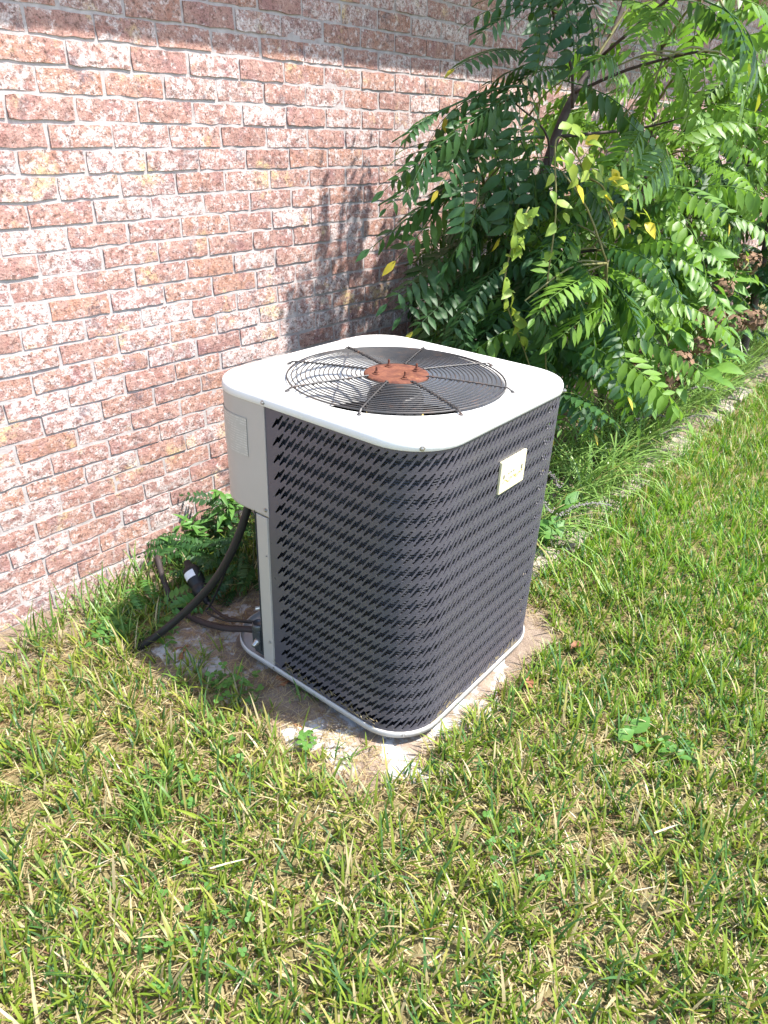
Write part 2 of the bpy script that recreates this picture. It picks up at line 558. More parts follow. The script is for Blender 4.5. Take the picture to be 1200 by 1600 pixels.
# eave with fascia, sloped roof above (keeps the top courses in shade)
SOFF = m_plain('painted_soffit', (.62, .60, .57), .6, var=.06); SHING = m_plain('roof_shingle', (.10, .09, .085), .95, bs=40, bstr=.8)
mb = MB()
mb.box((3.55+HL.x, -.19, 2.575), (10.6, .42, .02)); mb.box((3.55+HL.x, -.41, 2.63), (10.6, .025, .16)); 
eave = mb.build('eave', SOFF, house)
mb = MB()
ang = math.radians(24)
mb.add([(-1.75+HL.x, -.46, 2.714), (8.85+HL.x, -.46, 2.714), (8.85+HL.x, 5.4, 2.714+5.86*math.tan(ang)*.5), (-1.75+HL.x, 5.4, 2.714+5.86*math.tan(ang)*.5),
        (-1.75+HL.x, -.46, 2.754), (8.85+HL.x, -.46, 2.754), (8.85+HL.x, 5.4, 2.754+5.86*math.tan(ang)*.5), (-1.75+HL.x, 5.4, 2.754+5.86*math.tan(ang)*.5)],
       [(3,2,1,0),(4,5,6,7),(0,1,5,4),(1,2,6,5),(2,3,7,6),(3,0,4,7)])
mb.build('roof', SHING, house)

# ------------------------------------------------------------------ concrete pad under the unit
r = random.Random(21)
n1, n2 = 40, 42
vs = []; fs = []
for j in range(n2+1):
    for i in range(n1+1):
        x = -.165+1.05*i/n1; y = -.145+1.05*j/n2
        if i in (0, n1): x += r.uniform(-.012, .012)
        if j in (0, n2): y += r.uniform(-.012, .012)
        z = -.031+r.uniform(-.0012, .0012)-(.006 if i in (0, n1) or j in (0, n2) else 0)
        vs.append((x, y, z))
for j in range(n2):
    for i in range(n1): fs.append((j*(n1+1)+i, j*(n1+1)+i+1, (j+1)*(n1+1)+i+1, (j+1)*(n1+1)+i))
ring = list(range(n1+1))+[j*(n1+1)+n1 for j in range(1, n2+1)]+[n2*(n1+1)+i for i in range(n1-1, -1, -1)]+[j*(n1+1) for j in range(n2-1, 0, -1)]
b0 = len(vs)
for i in ring: vs.append((vs[i][0], vs[i][1], -.12))
for i in range(len(ring)): fs.append((ring[i], b0+i, b0+(i+1) % len(ring), ring[(i+1) % len(ring)]))
pad = obj('concrete_pad', mesh('concrete_pad', vs, fs, CONC, False), None)
pad.matrix_world = UMAT
tag(pad, 'pale weathered concrete pad half buried in soil under the air conditioner', 'concrete pad')

# ------------------------------------------------------------------ the air conditioner
ac = empty('air_conditioner', UO, 'outdoor air conditioner with white top, rusty fan grille and charcoal perforated sides', 'air conditioner', mat=UMAT)


def rr(off=0.0, r=RC, narc=10, nst=8):
    """rounded square outline, counter-clockwise seen from above, inset by off"""
    lo, hi, rad = off, W-off, max(r-off, .01)
    out = []
    for cx, cy, a0 in ((lo+rad, lo+rad, 180), (hi-rad, lo+rad, 270), (hi-rad, hi-rad, 0), (lo+rad, hi-rad, 90)):
        for k in range(narc+1):
            g = math.radians(a0+90*k/narc); out.append((cx+rad*math.cos(g), cy+rad*math.sin(g)))
        # straight run
        nx_ = {180: (hi-rad, lo), 270: (hi, hi-rad), 0: (lo+rad, hi), 90: (lo, lo+rad)}[a0]
        x_, y_ = out[-1]
        for k in range(1, nst): out.append((x_+(nx_[0]-x_)*k/nst, y_+(nx_[1]-y_)*k/nst))
    return out


def strips(rows, close=True, flip=False):
    vs = []; fs = []
    n = len(rows[0])
    for row in rows: vs += row
    for i in range(len(rows)-1):
        for k in range(n if close else n-1):
            f = (i*n+k, i*n+(k+1) % n, (i+1)*n+(k+1) % n, (i+1)*n+k)
            fs.append(f[::-1] if flip else f)
    return vs, fs


GC = Vector((.355, .358)); GR = .292
out0 = rr()
N = len(out0)


def circ(rad, z):
    res = []
    for x, y in out0:
        g = math.atan2(y-GC.y, x-GC.x); res.append((GC.x+rad*math.cos(g), GC.y+rad*math.sin(g), z))
    return res


def lev(off, z): return [(x, y, z) for x, y in rr(off)]


rows = [circ(GR-.004, H-.06), circ(GR-.003, H-.012), circ(GR, H-.003), circ(GR+.008, H+.0012), circ(GR+.02, H)]
rows += [lev(.028, H-.0005), lev(.010, H-.001), lev(.004, H-.0035), lev(.0008, H-.009), lev(0, H-.015), lev(-.0005, H-.026), lev(.002, H-.0275), lev(.012, H-.0265)]
v, f = strips(rows, flip=True)
lid = obj('top_cover', mesh('top_cover', v, f, LIDP, True), ac)
# shroud ring
v, f = strips([circ(GR-.0045, H-.058), circ(GR-.012, H-.10), circ(GR-.012, H-.16)], flip=True)
obj('fan_shroud', mesh('fan_shroud', v, f, LIDP, True), ac)

# fan guard: rings, spokes, rusty hub plate
guard = obj('fan_guard', None, ac) if False else None
mb = MB()
nr = 17
for k in range(nr):
    rad = .098+(GR+.001-.098)*k/(nr-1)
    zz = H+.012-.006*(k/(nr-1))**2
    mb.tube([(GC.x+rad*math.cos(2*math.pi*i/72), GC.y+rad*math.sin(2*math.pi*i/72), zz) for i in range(72)], (.0016 if k < nr-1 else .0025), 6, closed=True)
guard = mb.build('fan_guard', WIRE, ac, True)
for k in range(8):
    g = math.radians(22+45*k)
    mb = MB()
    c_, s_ = math.cos(g), math.sin(g)
    pts = []
    for i in range(27):
        rad = .085+(.300-.085)*i/26
        pts.append((GC.x+rad*c_, GC.y+rad*s_, H+.0155-.005*((rad-.085)/.217)**2))
    mb.tube(pts, .0022, 5)
    for i in range(0, 26):   # twisted ties where the spoke crosses the rings
        p = Vector(pts[i]); sd_ = .0036*(1 if i % 2 else -1)
        mb.box(p+Vector((-s_*sd_, c_*sd_, -.001)), (.004, .004, .004), Matrix.Rotation(g, 3, 'Z'))
    mb.tube([pts[-1], (GC.x+.309*c_, GC.y+.309*s_, H+.005), (GC.x+.315*c_, GC.y+.315*s_, H+.003)], .0028, 6)
    mb.lathe([(.0062, 0), (.0062, .002), (.0035, .0035)], 8, (GC.x+.314*c_, GC.y+.314*s_, H))
    mb.build('spoke', WIRE, guard)
mb = MB()
mb.lathe([(.088, .006), (.089, .010), (.086, .0145), (.070, .0155), (.064, .0145), (.030, .0142), (.028, .0128), (.0001, .0128)], 40, (GC.x, GC.y, H))
hub = mb.build('hub_plate', RUST, guard, True)
for k in range(4):
    g = math.radians(60+90*k); mb = MB()
    mb.lathe([(.010, .0142), (.010, .017), (.006, .0175), (.0058, .022), (.0032, .0225), (.003, .034), (.0022, .035)], 8, (GC.x+.058*math.cos(g), GC.y+.058*math.sin(g), H))
    mb.build('motor_bolt', RUST, hub)
# fan and motor under the guard
mb = MB()
mb.lathe([(.07, -.18), (.078, -.17), (.078, -.05), (.07, -.035), (.03, -.03), (.0001, -.03)], 24, (GC.x, GC.y, H))
motor = mb.build('fan_motor', MOTOR, ac, True)
mb = MB(); mb.lathe([(.0795, -.12), (.0795, -.095)], 24, (GC.x, GC.y, H)); mb.build('motor_label', YELL, motor, True)
for k in range(4):
    vs = []; fs = []
    n_r, n_a = 7, 6
    for i in range(n_r):
        rad = .07+.195*i/(n_r-1)
        for j in range(n_a):
            w_ = (j/(n_a-1)-.5)*(.75+.35*i/(n_r-1))
            g = math.radians(38+90*k)+w_
            vs.append((GC.x+rad*math.cos(g), GC.y+rad*math.sin(g), H-.155+w_*.10*(1-.3*i/(n_r-1))-.015*(2*w_)**2))
    for i in range(n_r-1):
        for j in range(n_a-1): fs.append((i*n_a+j, (i+1)*n_a+j, (i+1)*n_a+j+1, i*n_a+j+1))
    o = obj('fan_blade', mesh('fan_blade', vs, fs, FANM, True), ac)
    md = o.modifiers.new('thick', 'SOLIDIFY'); md.thickness = .002
# coil (dark finned core behind the perforated sheet), floor
CUT = .545          # the cabinet is cut away behind the left post, below the service panel
path_in = [(x, y) for x, y in rr(.030, RC, 8, 4)]
v, f = strips([[(x, y, .03) for x, y in path_in], [(x, y, H-.035) for x, y in path_in]])
coil_poly = path_in


def cut_corner(path):
    out = []
    for x, y in path:
        if x < .21 and y > .535:        # slide back to the diagonal behind the corner post
            nx_, ny_ = -.195, .21; l_ = math.hypot(nx_, ny_); nx_ /= l_; ny_ /= l_
            dd = (x*nx_+(y-.545)*ny_)
            if dd > 0: x -= nx_*(dd+.004); y -= ny_*(dd+.004)
        out.append((x, y))
    return out


keep = cut_corner(path_in)
pf = cut_corner(rr(.0075, RC, 8, 4))
v = [(x, y, .0085) for x, y in pf]+[(.371, .371, .0085)]
obj('pan_floor', mesh('pan_floor', v, [(i, (i+1) % len(pf), len(pf)) for i in range(len(pf))], DARK), ac)
v, f = strips([[(x, y, .03) for x, y in keep], [(x, y, H-.035) for x, y in keep]])
core = obj('coil', mesh('coil', v, f, COIL), ac)
v, f = strips([[(x+.035*(.37-x)*2, y+.035*(.37-y)*2, .035) for x, y in keep], [(x+.035*(.37-x)*2, y+.035*(.37-y)*2, H-.04) for x, y in keep]], flip=True)
n_ = len(v); v = v+[(.37, .37, .035)]
f = f+[(i, (i+1) % len(keep), n_) for i in range(len(keep))]
obj('inner_casing', mesh('inner_casing', v, f, DARK), ac)
# coil headers glimpsed behind the top row of holes
mb = MB()
ri = rr(.020, RC, 8, 6)
for zz in (H-.042, H-.055):
    pts = [(x, y, zz+.003*math.sin(i*1.9)) for i, (x, y) in enumerate(ri) if not (x < .2 and y > .5)]
    k0 = next((i for i, (x, y) in enumerate(ri) if x < .2 and y > .5), 0)
    seq = ri[k0:]+ri[:k0]
    seq = [(x, y, zz+.003*math.sin(i*1.9)) for i, (x, y) in enumerate(seq) if not (x < .25 and y > .48)]
    mb.tube(seq, .0035, 5)
mb.build('coil_tube', FANM, core)

# perforated sheet: bolt-shaped holes cut cell by cell, wrapped round the rounded corners
PIT, ROWH = .0217, .0478
INS = .004


def path_len():
    return None


rp = RC-INS
segs = []            # (length, function)
s_left = (CUT-.045)-(INS+rp)          # from the seam at y=.50 down to the front left corner
s_arc = math.pi/2*rp
s_str = W-2*INS-2*rp
S1 = s_left; S2 = S1+s_arc; S3 = S2+s_str; S4 = S3+s_arc; S5 = S4+s_str*.62
YS = CUT-.045


def onpath(s):
    """point and outward normal at distance s along the side sheet"""
    if s <= S1: return (INS, YS-s), (-1, 0)
    if s <= S2:
        g = math.pi+(s-S1)/rp; return (INS+rp+rp*math.cos(g), INS+rp+rp*math.sin(g)), (math.cos(g), math.sin(g))
    if s <= S3: return (INS+rp+(s-S2), INS), (0, -1)
    if s <= S4:
        g = 1.5*math.pi+(s-S3)/rp; return (W-INS-rp+rp*math.cos(g), INS+rp+rp*math.sin(g)), (math.cos(g), math.sin(g))
    return (W-INS, INS+rp+(s-S4)), (1, 0)


bolt = [(-.985, -.88), (-.93, -.985), (-.79, -.97), (-.10, -.29), (.085, -.42), (.985, .88), (.93, .985), (.79, .97), (.10, .29), (-.085, .42)]
bolt = [(x*PIT*.985, z*.0440/2) for x, z in bolt]
zb, zt = -ROWH/2, ROWH/2
NSUB = 4
# parallelogram cell, sheared by two pitches, with extra points on its slanted sides
cell = [(-PIT/2+PIT*2*(t/NSUB-.5), zb+ROWH*t/NSUB) for t in range(NSUB+1)]
cell_r = [(x+PIT, z) for x, z in cell]
outer = cell_r+cell[::-1]
tri = tessellate_polygon([[Vector((x, z, 0)) for x, z in outer], [Vector((x, z, 0)) for x, z in bolt]])
cpts = outer+bolt; NO = len(outer)
Z0 = .0225+.0434/2
nrow = 17
smax = S5-.05
ncol = int((smax-.075)/PIT)
svs = []; sfs = []; cache = {}


def sv(s, z, depth=0.0, key=True):
    k = (round(s, 5), round(z, 5), round(depth, 5)) if key else None
    if k in cache: return cache[k]
    (x, y), (nx_, ny_) = onpath(s)
    svs.append((x-nx_*depth, y-ny_*depth, z)); i = len(svs)-1
    if key: cache[k] = i
    return i


rimv = []; rimf = []
for rw in range(nrow):
    zc = Z0+rw*ROWH
    for c in range(ncol):
        s_c = .048+c*PIT
        ids = [sv(s_c+x, zc+z) for x, z in cpts]
        for t_ in tri:
            sfs.append(tuple(ids[i] for i in t_))
        k0 = len(rimv)
        nb = len(bolt)
        for x, z in bolt:
            (a_, b_), (nx_, ny_) = onpath(s_c+x)
            rimv.append((a_, b_, zc+z)); rimv.append((a_-nx_*.0022, b_-ny_*.0022, zc+z))
        for i in range(nb):
            j = (i+1) % nb
            rimf.append((k0+2*i, k0+2*j, k0+2*j+1, k0+2*i+1))
# margins: stepped triangles at both ends, bands above and below
zlo, zhi = .002, H-.022
for rw in range(nrow):
    zc = Z0+rw*ROWH
    for side in (0, 1):
        for t_ in range(NSUB):
            xa, za = cell[t_]; xb, zb_ = cell[t_+1]
            if side == 0:
                s_a = .048+xa; s_b = .048+xb; e = 0.0
                sfs.append((sv(e, zc+za), sv(s_a, zc+za), sv(s_b, zc+zb_), sv(e, zc+zb_)))
            else:
                s_a = .048+(ncol-1)*PIT+xa+PIT; s_b = .048+(ncol-1)*PIT+xb+PIT; e = S5
                nst = 6
                for q_ in range(nst):
                    a0 = s_a+(e-s_a)*q_/nst; a1 = s_a+(e-s_a)*(q_+1)/nst; b0_ = s_b+(e-s_b)*q_/nst; b1 = s_b+(e-s_b)*(q_+1)/nst
                    sfs.append((sv(a0, zc+za), sv(a1, zc+za), sv(b1, zc+zb_), sv(b0_, zc+zb_)))
ticks = [S5*i/90 for i in range(91)]
zbot = Z0-ROWH/2; ztop = Z0+(nrow-1)*ROWH+ROWH/2
for za, zb_ in ((zlo-.001, zbot), (ztop, zhi)):
    if zb_-za < .0005: continue
    for i in range(90): sfs.append((sv(ticks[i], za), sv(ticks[i+1], za), sv(ticks[i+1], zb_), sv(ticks[i], zb_)))
# make every sheet face point outwards
fixed = []
for f_ in sfs:
    p = [Vector(svs[i]) for i in f_[:3]]
    nrm = (p[1]-p[0]).cross(p[2]-p[0])
    cc = Vector(((p[0].x+p[1].x+p[2].x)/3-.371, (p[0].y+p[1].y+p[2].y)/3-.371, 0))
    fixed.append(tuple(f_) if nrm.dot(cc) > 0 else tuple(f_[::-1]))
k0 = len(svs)
allv = svs+rimv
allf = fixed+[tuple(i+k0 for i in f_) for f_ in rimf]
me = mesh('perforated_panel', allv, allf, GRILLEP)
me.polygons.foreach_set('use_smooth', [True]*len(fixed)+[False]*len(rimf))
panel = obj('perforated_panel', me, ac)

# base pan with its rolled rim
rows = [lev(.06, .004), lev(.012, .004), lev(.004, .006), lev(.003, .016), lev(.0005, .017), lev(-.002, .015), lev(-.002, -.001), lev(.0015, -.002), lev(.003, 0.0), lev(.06, 0.0)]
v, f = strips(rows, flip=True)
n_ = len(v); v += [(.371, .371, .004)]; f += [((i+1) % N, i, n_) for i in range(N)]
pan = obj('base_pan', mesh('base_pan', v, f, RIMP, True), ac)
for x, y in ((.12, .12), (.62, .12), (.62, .62), (.12, .60)):
    mb = MB(); mb.box((x, y, -.017), (.07, .07, .030)); mb.build('foot', RUBBER, ac)

# beige service panel that wraps the back left corner, post below it
def corner_path(off, y0, n=14, tail=.30):
    """from (off, y0) back round the rear left corner and along the back"""
    rad = RC-off
    pts = [(off, y0), (off, y0+.05), (off, W-RC)]
    for k in range(1, n+1):
        g = math.pi-math.pi/2*k/n; pts.append((RC+rad*math.cos(g), W-RC+rad*math.sin(g)))
    pts.append((RC+tail, W-off)); return pts


PB, PT = .525, H-.024
pp = corner_path(.0015, .497); pi_ = corner_path(.009, .497)
rows = [[(x, y, PB+.0015) for x, y in pi_], [(x, y, PB) for x, y in pp], [(x, y, PB+.004) for x, y in pp], [(x, y, PT) for x, y in pp]]
v, f = strips(rows, close=False, flip=False)
n_ = len(v)
v += [(pp[0][0], pp[0][1], PB), (pp[0][0], pp[0][1], PT), (.011, .497, PT), (.011, .497, PB)]; f += [(n_, n_+1, n_+2, n_+3)]
service = obj('service_panel', mesh('service_panel', v, f, BEIGE, True), ac)
# closed underside and inner wall of the control box
v = [(x, y, PB+.008) for x, y in pi_]+[(RC+.29, .50, PB+.008)]
mb = MB(); mb.add(v, [tuple(range(len(v)))])
mb.build('control_box_floor', BEIGE, ac)
# faded data plate round the panel corner
lab = [(x, y) for x, y in corner_path(-.0002, .564)]
lab[0] = (-.0002, .564); lab[1] = (-.0002, .585); lab = lab[:12]
v, f = strips([[(x, y, .682) for x, y in lab], [(x, y, .789) for x, y in lab]], close=False)


def m_dataplate():
    t = NT('faded_data_plate')
    sep = t.n.new('ShaderNodeSeparateXYZ'); t.L(t.tc.outputs['Object'], sep.inputs[0])
    ln = t.math('SINE', t.math('MULTIPLY', sep.outputs[2], 900.0))
    gaps = t.noise(1, 3, .7, t.mapping((160, 160, 45), t.tc.outputs['Object']))
    blk = t.noise(1, 2, .5, t.mapping((30, 30, 36), t.tc.outputs['Object']))
    k = t.math('MULTIPLY', t.math('MULTIPLY', t.ramp(ln, [(.45, 0), (.6, 1)]), t.ramp(gaps, [(.42, 0), (.5, 1)])), t.ramp(blk, [(.4, 0), (.5, 1)]))
    t.col(t.mix(k, (.40, .375, .33), (.52, .49, .44))); t.set(rough=.5)
    return t.m


obj('data_plate', mesh('data_plate', v, f, m_dataplate(), True), service)
# post
mb = MB()
mb.box((.004, .5245, .262), (.007, .041, .517)); mb.box((.016, .5035, .262), (.022, .003, .517)); mb.box((.012, .5465, .262), (.02, .003, .517))
post = mb.build('corner_post', BEIGE, ac)
bv = post.modifiers.new('soft', 'BEVEL'); bv.width = .002; bv.segments = 2
# recess wall and bracket behind the post
mb = MB()
mb.box((.105, .645, .28), (.28, .006, .50), Matrix.Rotation(math.atan2(.195, .21), 3, 'Z'))
mb.build('recess_wall', DARK, ac)


def screw(p, n_, parent=ac, rad=.0052):
    rot = Vector(n_).to_track_quat('Z', 'Y').to_matrix()
    mb_ = MB()
    mb_.lathe([(rad*1.25, 0), (rad*1.25, .0012), (rad*.75, .0013), (rad*.72, .0048), (rad*.45, .0055)], 6, p, rot)
    return mb_.build('screw', SCREW, parent)


dg = RC*(1-math.sqrt(.5))
screw((-.0005, .497, H-.017), (-1, 0, 0), lid); screw((dg-.0004, dg-.0004, H-.019), (-1, -1, 0), lid); screw((.64, .0, H-.018), (0, -1, 0), lid)
screw((.0012, .507, .545), (-1, 0, 0), service); screw((.0004, .513, .10), (-1, 0, 0), post, .004); screw((.0004, .510, .40), (-1, 0, 0), post, .002)
screw((dg-.002, dg-.002, .008), (-1, -1, 0), pan, .0045); screw((-.002, .50, .008), (-1, 0, 0), pan, .0045)
# cream maker's plate, its print worn away to small marks
mb = MB()
mb.box((.395, .001, .687), (.128, .008, .090))
plate = mb.build('name_plate', m_paint('cream_plate', (.66, .60, .38), .4, .08), ac)
bv = plate.modifiers.new('soft', 'BEVEL'); bv.width = .002; bv.segments = 2
INK = m_plain('worn_print', (.16, .15, .12), .6); INKY = m_plain('worn_gold_print', (.60, .44, .10), .5)
mb = MB()
for x, z, w_, h_ in ((.348, .688, .006, .010), (.439, .689, .006, .013), (.372, .691, .004, .003), (.384, .692, .005, .003), (.397, .692, .004, .004)):
    mb.box((x, -.0034, z), (w_, .0012, h_))
mb.build('plate_mark', INK, plate)
mb = MB()
mb.tube([(.345+.1*t_/12, -.0033, .672+.006*math.sin(t_*1.3)+.004*(t_/12)) for t_ in range(13)], .0011, 5)
mb.tube([(.375+.06*t_/8, -.0033, .677+.003*math.sin(t_*2.1)) for t_ in range(9)], .0012, 5)
mb.build('plate_script', INKY, plate)
# service valve on its bracket
mb = MB()
mb.box((.014, .575, .075), (.034, .034, .075)); mb.box((.022, .572, .034), (.03, .045, .03))
valve = mb.build('service_valve', VALVEG, ac)
bv = valve.modifiers.new('soft', 'BEVEL'); bv.width = .004; bv.segments = 2
mb = MB(); mb.lathe([(.017, .108), (.0195, .112), (.0195, .128), (.016, .134), (.0155, .131), (.0001, .130)], 12, (.012, .577, 0)); mb.build('valve_cap', BRASS, valve, True)
mb = MB()
rot = Vector((-1, -.25, -.15)).to_track_quat('Z', 'Y').to_matrix()
mb.lathe([(.0095, 0), (.0095, .012), (.007, .013), (.007, .026), (.0035, .028)], 8, (.0, .568, .078), rot); mb.build('valve_stem', SCREW, valve, True)
mb = MB(); mb.tube([(.03, .545, .20), (-.006, .565, .20)], .006, 8); mb.build('valve_port', SCREW, valve)

# ------------------------------------------------------------------ hoses and pipes between the unit and the wall
mb = MB()
mb.tube(catmull([(.114,-.79,.62), (.092,-.785,.545), (.064,-.74,.419), (.03,-.67,.290), (-.031,-.58,.165), (-.105,-.50,.070), (-.160,-.445,.018), (-.215,-.40,-.02)], 6), .0122, 12)
hose = mb.build('conduit_hose', RUBBER, None, True)
tag(hose, 'thick black conduit hose sagging from the beige cabinet down into the grass', 'hose')
mb = MB()
mb.tube(catmull([(.16,-.10,-.03), (.125,-.16,.11), (.108,-.20,.135), (.088,-.25,.085), (.062,-.34,.040), (.056,-.46,.037), (.062,-.62,.072), (.085,-.74,.112), (.105,-.80,.118)], 6), .0105, 10)
pipe = mb.build('insulated_pipe', PIPE, None, True)
tag(pipe, 'dark brown insulated refrigerant pipe curving from the wall to the valve', 'pipe')
mb = MB()
mb.tube(catmull([(.082,-.765,.50), (.075,-.71,.385), (.083,-.62,.235), (.076,-.555,.125), (.060,-.550,.103), (.064,-.64,.110), (.080,-.75,.150), (.10,-.80,.155)], 7), .0038, 8)
thin = mb.build('thin_cable', RUBBER, None, True)
tag(thin, 'thin grey cable looping below the thick black hose to the valve', 'cable')
dr = empty('filter_drier', (.139,-.385,.03), 'small black filter canister with white label lying among the weeds', 'filter canister')
a_, b_ = Vector((.150,-.33,.145))-dr.location, Vector((.128,-.435,.078))-dr.location
rot = (b_-a_).to_track_quat('Z', 'Y').to_matrix()
ln_ = (b_-a_).length
mb = MB(); mb.lathe([(.012, -.02), (.014, 0), (.027, .012), (.030, .022), (.030, ln_-.05), (.0275, ln_-.046), (.0275, ln_-.036), (.030, ln_-.032), (.027, ln_-.01), (.012, ln_+.005), (.009, ln_+.03)], 18, a_, rot)
body = mb.build('canister', RUBBER, dr, True)
vs = []; fs = []
for i in range(9):
    g = math.radians(95+150*i/8)
    for z_ in (.028, .055):
        vs.append(rot @ Vector((.0304*math.cos(g), .0304*math.sin(g), z_))+a_)
for i in range(8): fs.append((2*i, 2*i+1, 2*i+3, 2*i+2))
obj('label_sticker', mesh('label_sticker', vs, fs, WLABEL, True), body)
mb = MB(); mb.tube(catmull([Vector((.128,-.435,.078))-dr.location, Vector((.12,-.50,.055))-dr.location, Vector((.10,-.62,.085))-dr.location, Vector((.115,-.74,.12))-dr.location], 6), .0055, 8)
mb.build('outlet_pipe', PIPE, dr, True)

# ------------------------------------------------------------------ leaf shapes shared by many plants
def orient(b, t, ref, roll=0.0):
    """matrix taking unit +X to b->t, +Z towards ref"""
    x = (Vector(t)-Vector(b)); ln = x.length; x.normalize()
    z = Vector(ref)-x*Vector(ref).dot(x)
    if z.length < 1e-3: z = Vector((0, 0, 1))-x*x.z
    z.normalize(); y = z.cross(x)
    M_ = Matrix((x, y, z)).transposed() @ Matrix.Rotation(roll, 3, 'X')
    M_ = M_.to_4x4(); M_.translation = Vector(b)
    return M_ @ Matrix.Scale(ln, 4)


def leaflet(vs, fs, var, base, d, n, ln, wd, val, fold=.25, curl=.12):
    """one pointed leaflet: base point, direction, face normal"""
    d = d.normalized(); s = d.cross(n).normalized(); n = s.cross(d).normalized()
    k0 = len(vs)
    st = ((0, .0), (.18, .62), (.42, 1.0), (.72, .66), (1, 0))
    for t_, w_ in st:
        c = base+d*(ln*t_)-n*(curl*ln*t_*t_)
        vs.append(c)
        if 0 < t_ < 1:
            vs.append(c+s*(wd*.5*w_)+n*(fold*wd*.5*w_)); vs.append(c-s*(wd*.5*w_)+n*(fold*wd*.5*w_))
    a0, a1, l1, r1, a2, l2, r2, a3, l3, r3, a4 = range(k0, k0+11)
    fs += [(a0, a1, l1), (a0, r1, a1), (a1, a2, l2, l1), (a1, r1, r2, a2), (a2, a3, l3, l2), (a2, r2, r3, a3), (a3, a4, l3), (a3, r3, a4)]
    var += [val]*11


def pinnate(npair, ratio, wr, r, droop=.22, hang=.5, stem=.16, sweep=.45):
    """compound leaf of unit length along +X, leaflets hanging either side"""
    vs = []; fs = []; var = []
    def rach(t_): return Vector((t_*(1-.10*droop*t_), .03*math.sin(3*t_), .06*math.sin(t_*math.pi)-droop*t_*t_))
    M = npair+1
    for i in range(M):
        t_ = stem+(1-stem-.06)*i/npair if i < npair else .97
        p = rach(t_); tan = (rach(t_+.02)-rach(t_-.02)).normalized()
        side = Vector((0, 1, 0)); up_ = side.cross(tan)*-1
        up_ = tan.cross(side)
        sz = ratio*(.72+.42*math.sin(math.pi*min(1, .22+.75*i/npair)))*r.uniform(.9, 1.08)
        v_ = r.random()
        if i == npair:
            leaflet(vs, fs, var, p, tan+Vector((0, 0, -.1)), up_, sz, sz*wr, v_)
            break
        for sg in (-1, 1):
            if r.random() < .04: continue
            h = hang*r.uniform(.7, 1.3)
            d = tan*(sweep+r.uniform(-.12, .12))+side*sg*math.cos(h)-up_*math.sin(h)
            nn = up_*math.cos(h)+side*sg*math.sin(h)
            leaflet(vs, fs, var, p+tan*r.uniform(-.008, .008), d, nn, sz*r.uniform(.88, 1.1), sz*wr, min(.8, r.random()) if r.random() > .003 else 1.0, fold=r.uniform(.1, .4), curl=r.uniform(.05, .25))
    # rachis
    mb_ = MB(); mb_.tube([rach(i/6) for i in range(7)], [.008*(1-.6*i/6)*max(.35, ratio*4) for i in range(7)], 4)
    k0 = len(vs); vs += [Vector(p) for p in mb_.v]; fs += [tuple(i+k0 for i in f_) for f_ in mb_.f]; var += [.5]*len(mb_.v)
    return vs, fs, var


def leaf_mesh(name, data, mat):
    vs, fs, var = data
    me_ = mesh(name, vs, fs, mat, True); fattr(me_, 'var', var); return me_


VAR = {}
for key, npair, ratio in (('s', 6, .27), ('m', 9, .195), ('l', 13, .14), ('x', 18, .098)):
    VAR[key] = [leaf_mesh('leaf', pinnate(npair, ratio, .36, random.Random(40+q_*7+npair), droop=(.10, .22, .32, .18)[q_], hang=(.25, .55, .85, 1.05)[q_], sweep=(.5, .45, .4, .55)[q_]), LEAF_S) for q_ in range(4)]


def bipinnate(r, hang):
    vs = []; fs = []; var = []
    rp_ = [Vector((t_/8, .03*math.sin(t_*.5), .07*math.sin(t_/8*math.pi)-.14*(t_/8)**2)) for t_ in range(9)]
    mb_ = MB(); mb_.tube(rp_, [.007*(1-.07*i) for i in range(9)], 4)
    vs += [Vector(p) for p in mb_.v]; fs += list(mb_.f); var += [.5]*len(mb_.v)
    for i in range(7):
        t_ = .20+.60*i/6; q_ = t_*8; p = rp_[min(8, int(q_))].lerp(rp_[min(8, int(q_)+1)], q_-int(q_))
        for sg in ((-1, 1) if i < 6 else (0,)):
            ln = (.34-.18*abs(t_-.4))*r.uniform(.8, 1.15)*(1 if sg else .7)
            h = hang*r.uniform(.6, 1.3)
            d = Vector((r.uniform(.25, .6), sg*math.cos(h), -math.sin(h))) if sg else Vector((1, 0, -.3))
            pv, pf, pa = pinnate(r.choice((5, 6, 7)), r.uniform(.21, .25), r.uniform(.36, .42), r, droop=r.uniform(.1, .3), hang=r.uniform(.2, .8), stem=.12)
            M_ = orient(p, p+d.normalized()*ln, Vector((.1, sg*.35, 1)), r.uniform(-.3, .3))
            k0 = len(vs); vs += [M_ @ Vector(v_) for v_ in pv]; fs += [tuple(i_+k0 for i_ in f_) for f_ in pf]; var += pa
    return vs, fs, var


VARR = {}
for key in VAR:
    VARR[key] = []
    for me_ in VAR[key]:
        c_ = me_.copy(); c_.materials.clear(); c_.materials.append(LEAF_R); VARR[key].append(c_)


VARB = [leaf_mesh('leaf', bipinnate(random.Random(800+k), (.5, .8, 1.05, .9)[k]), LEAF_S) for k in range(4)]


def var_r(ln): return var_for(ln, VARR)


def var_for(ln, VAR=VAR): return VAR['s' if ln < .3 else 'm' if ln < .45 else 'l' if ln < .68 else 'x']


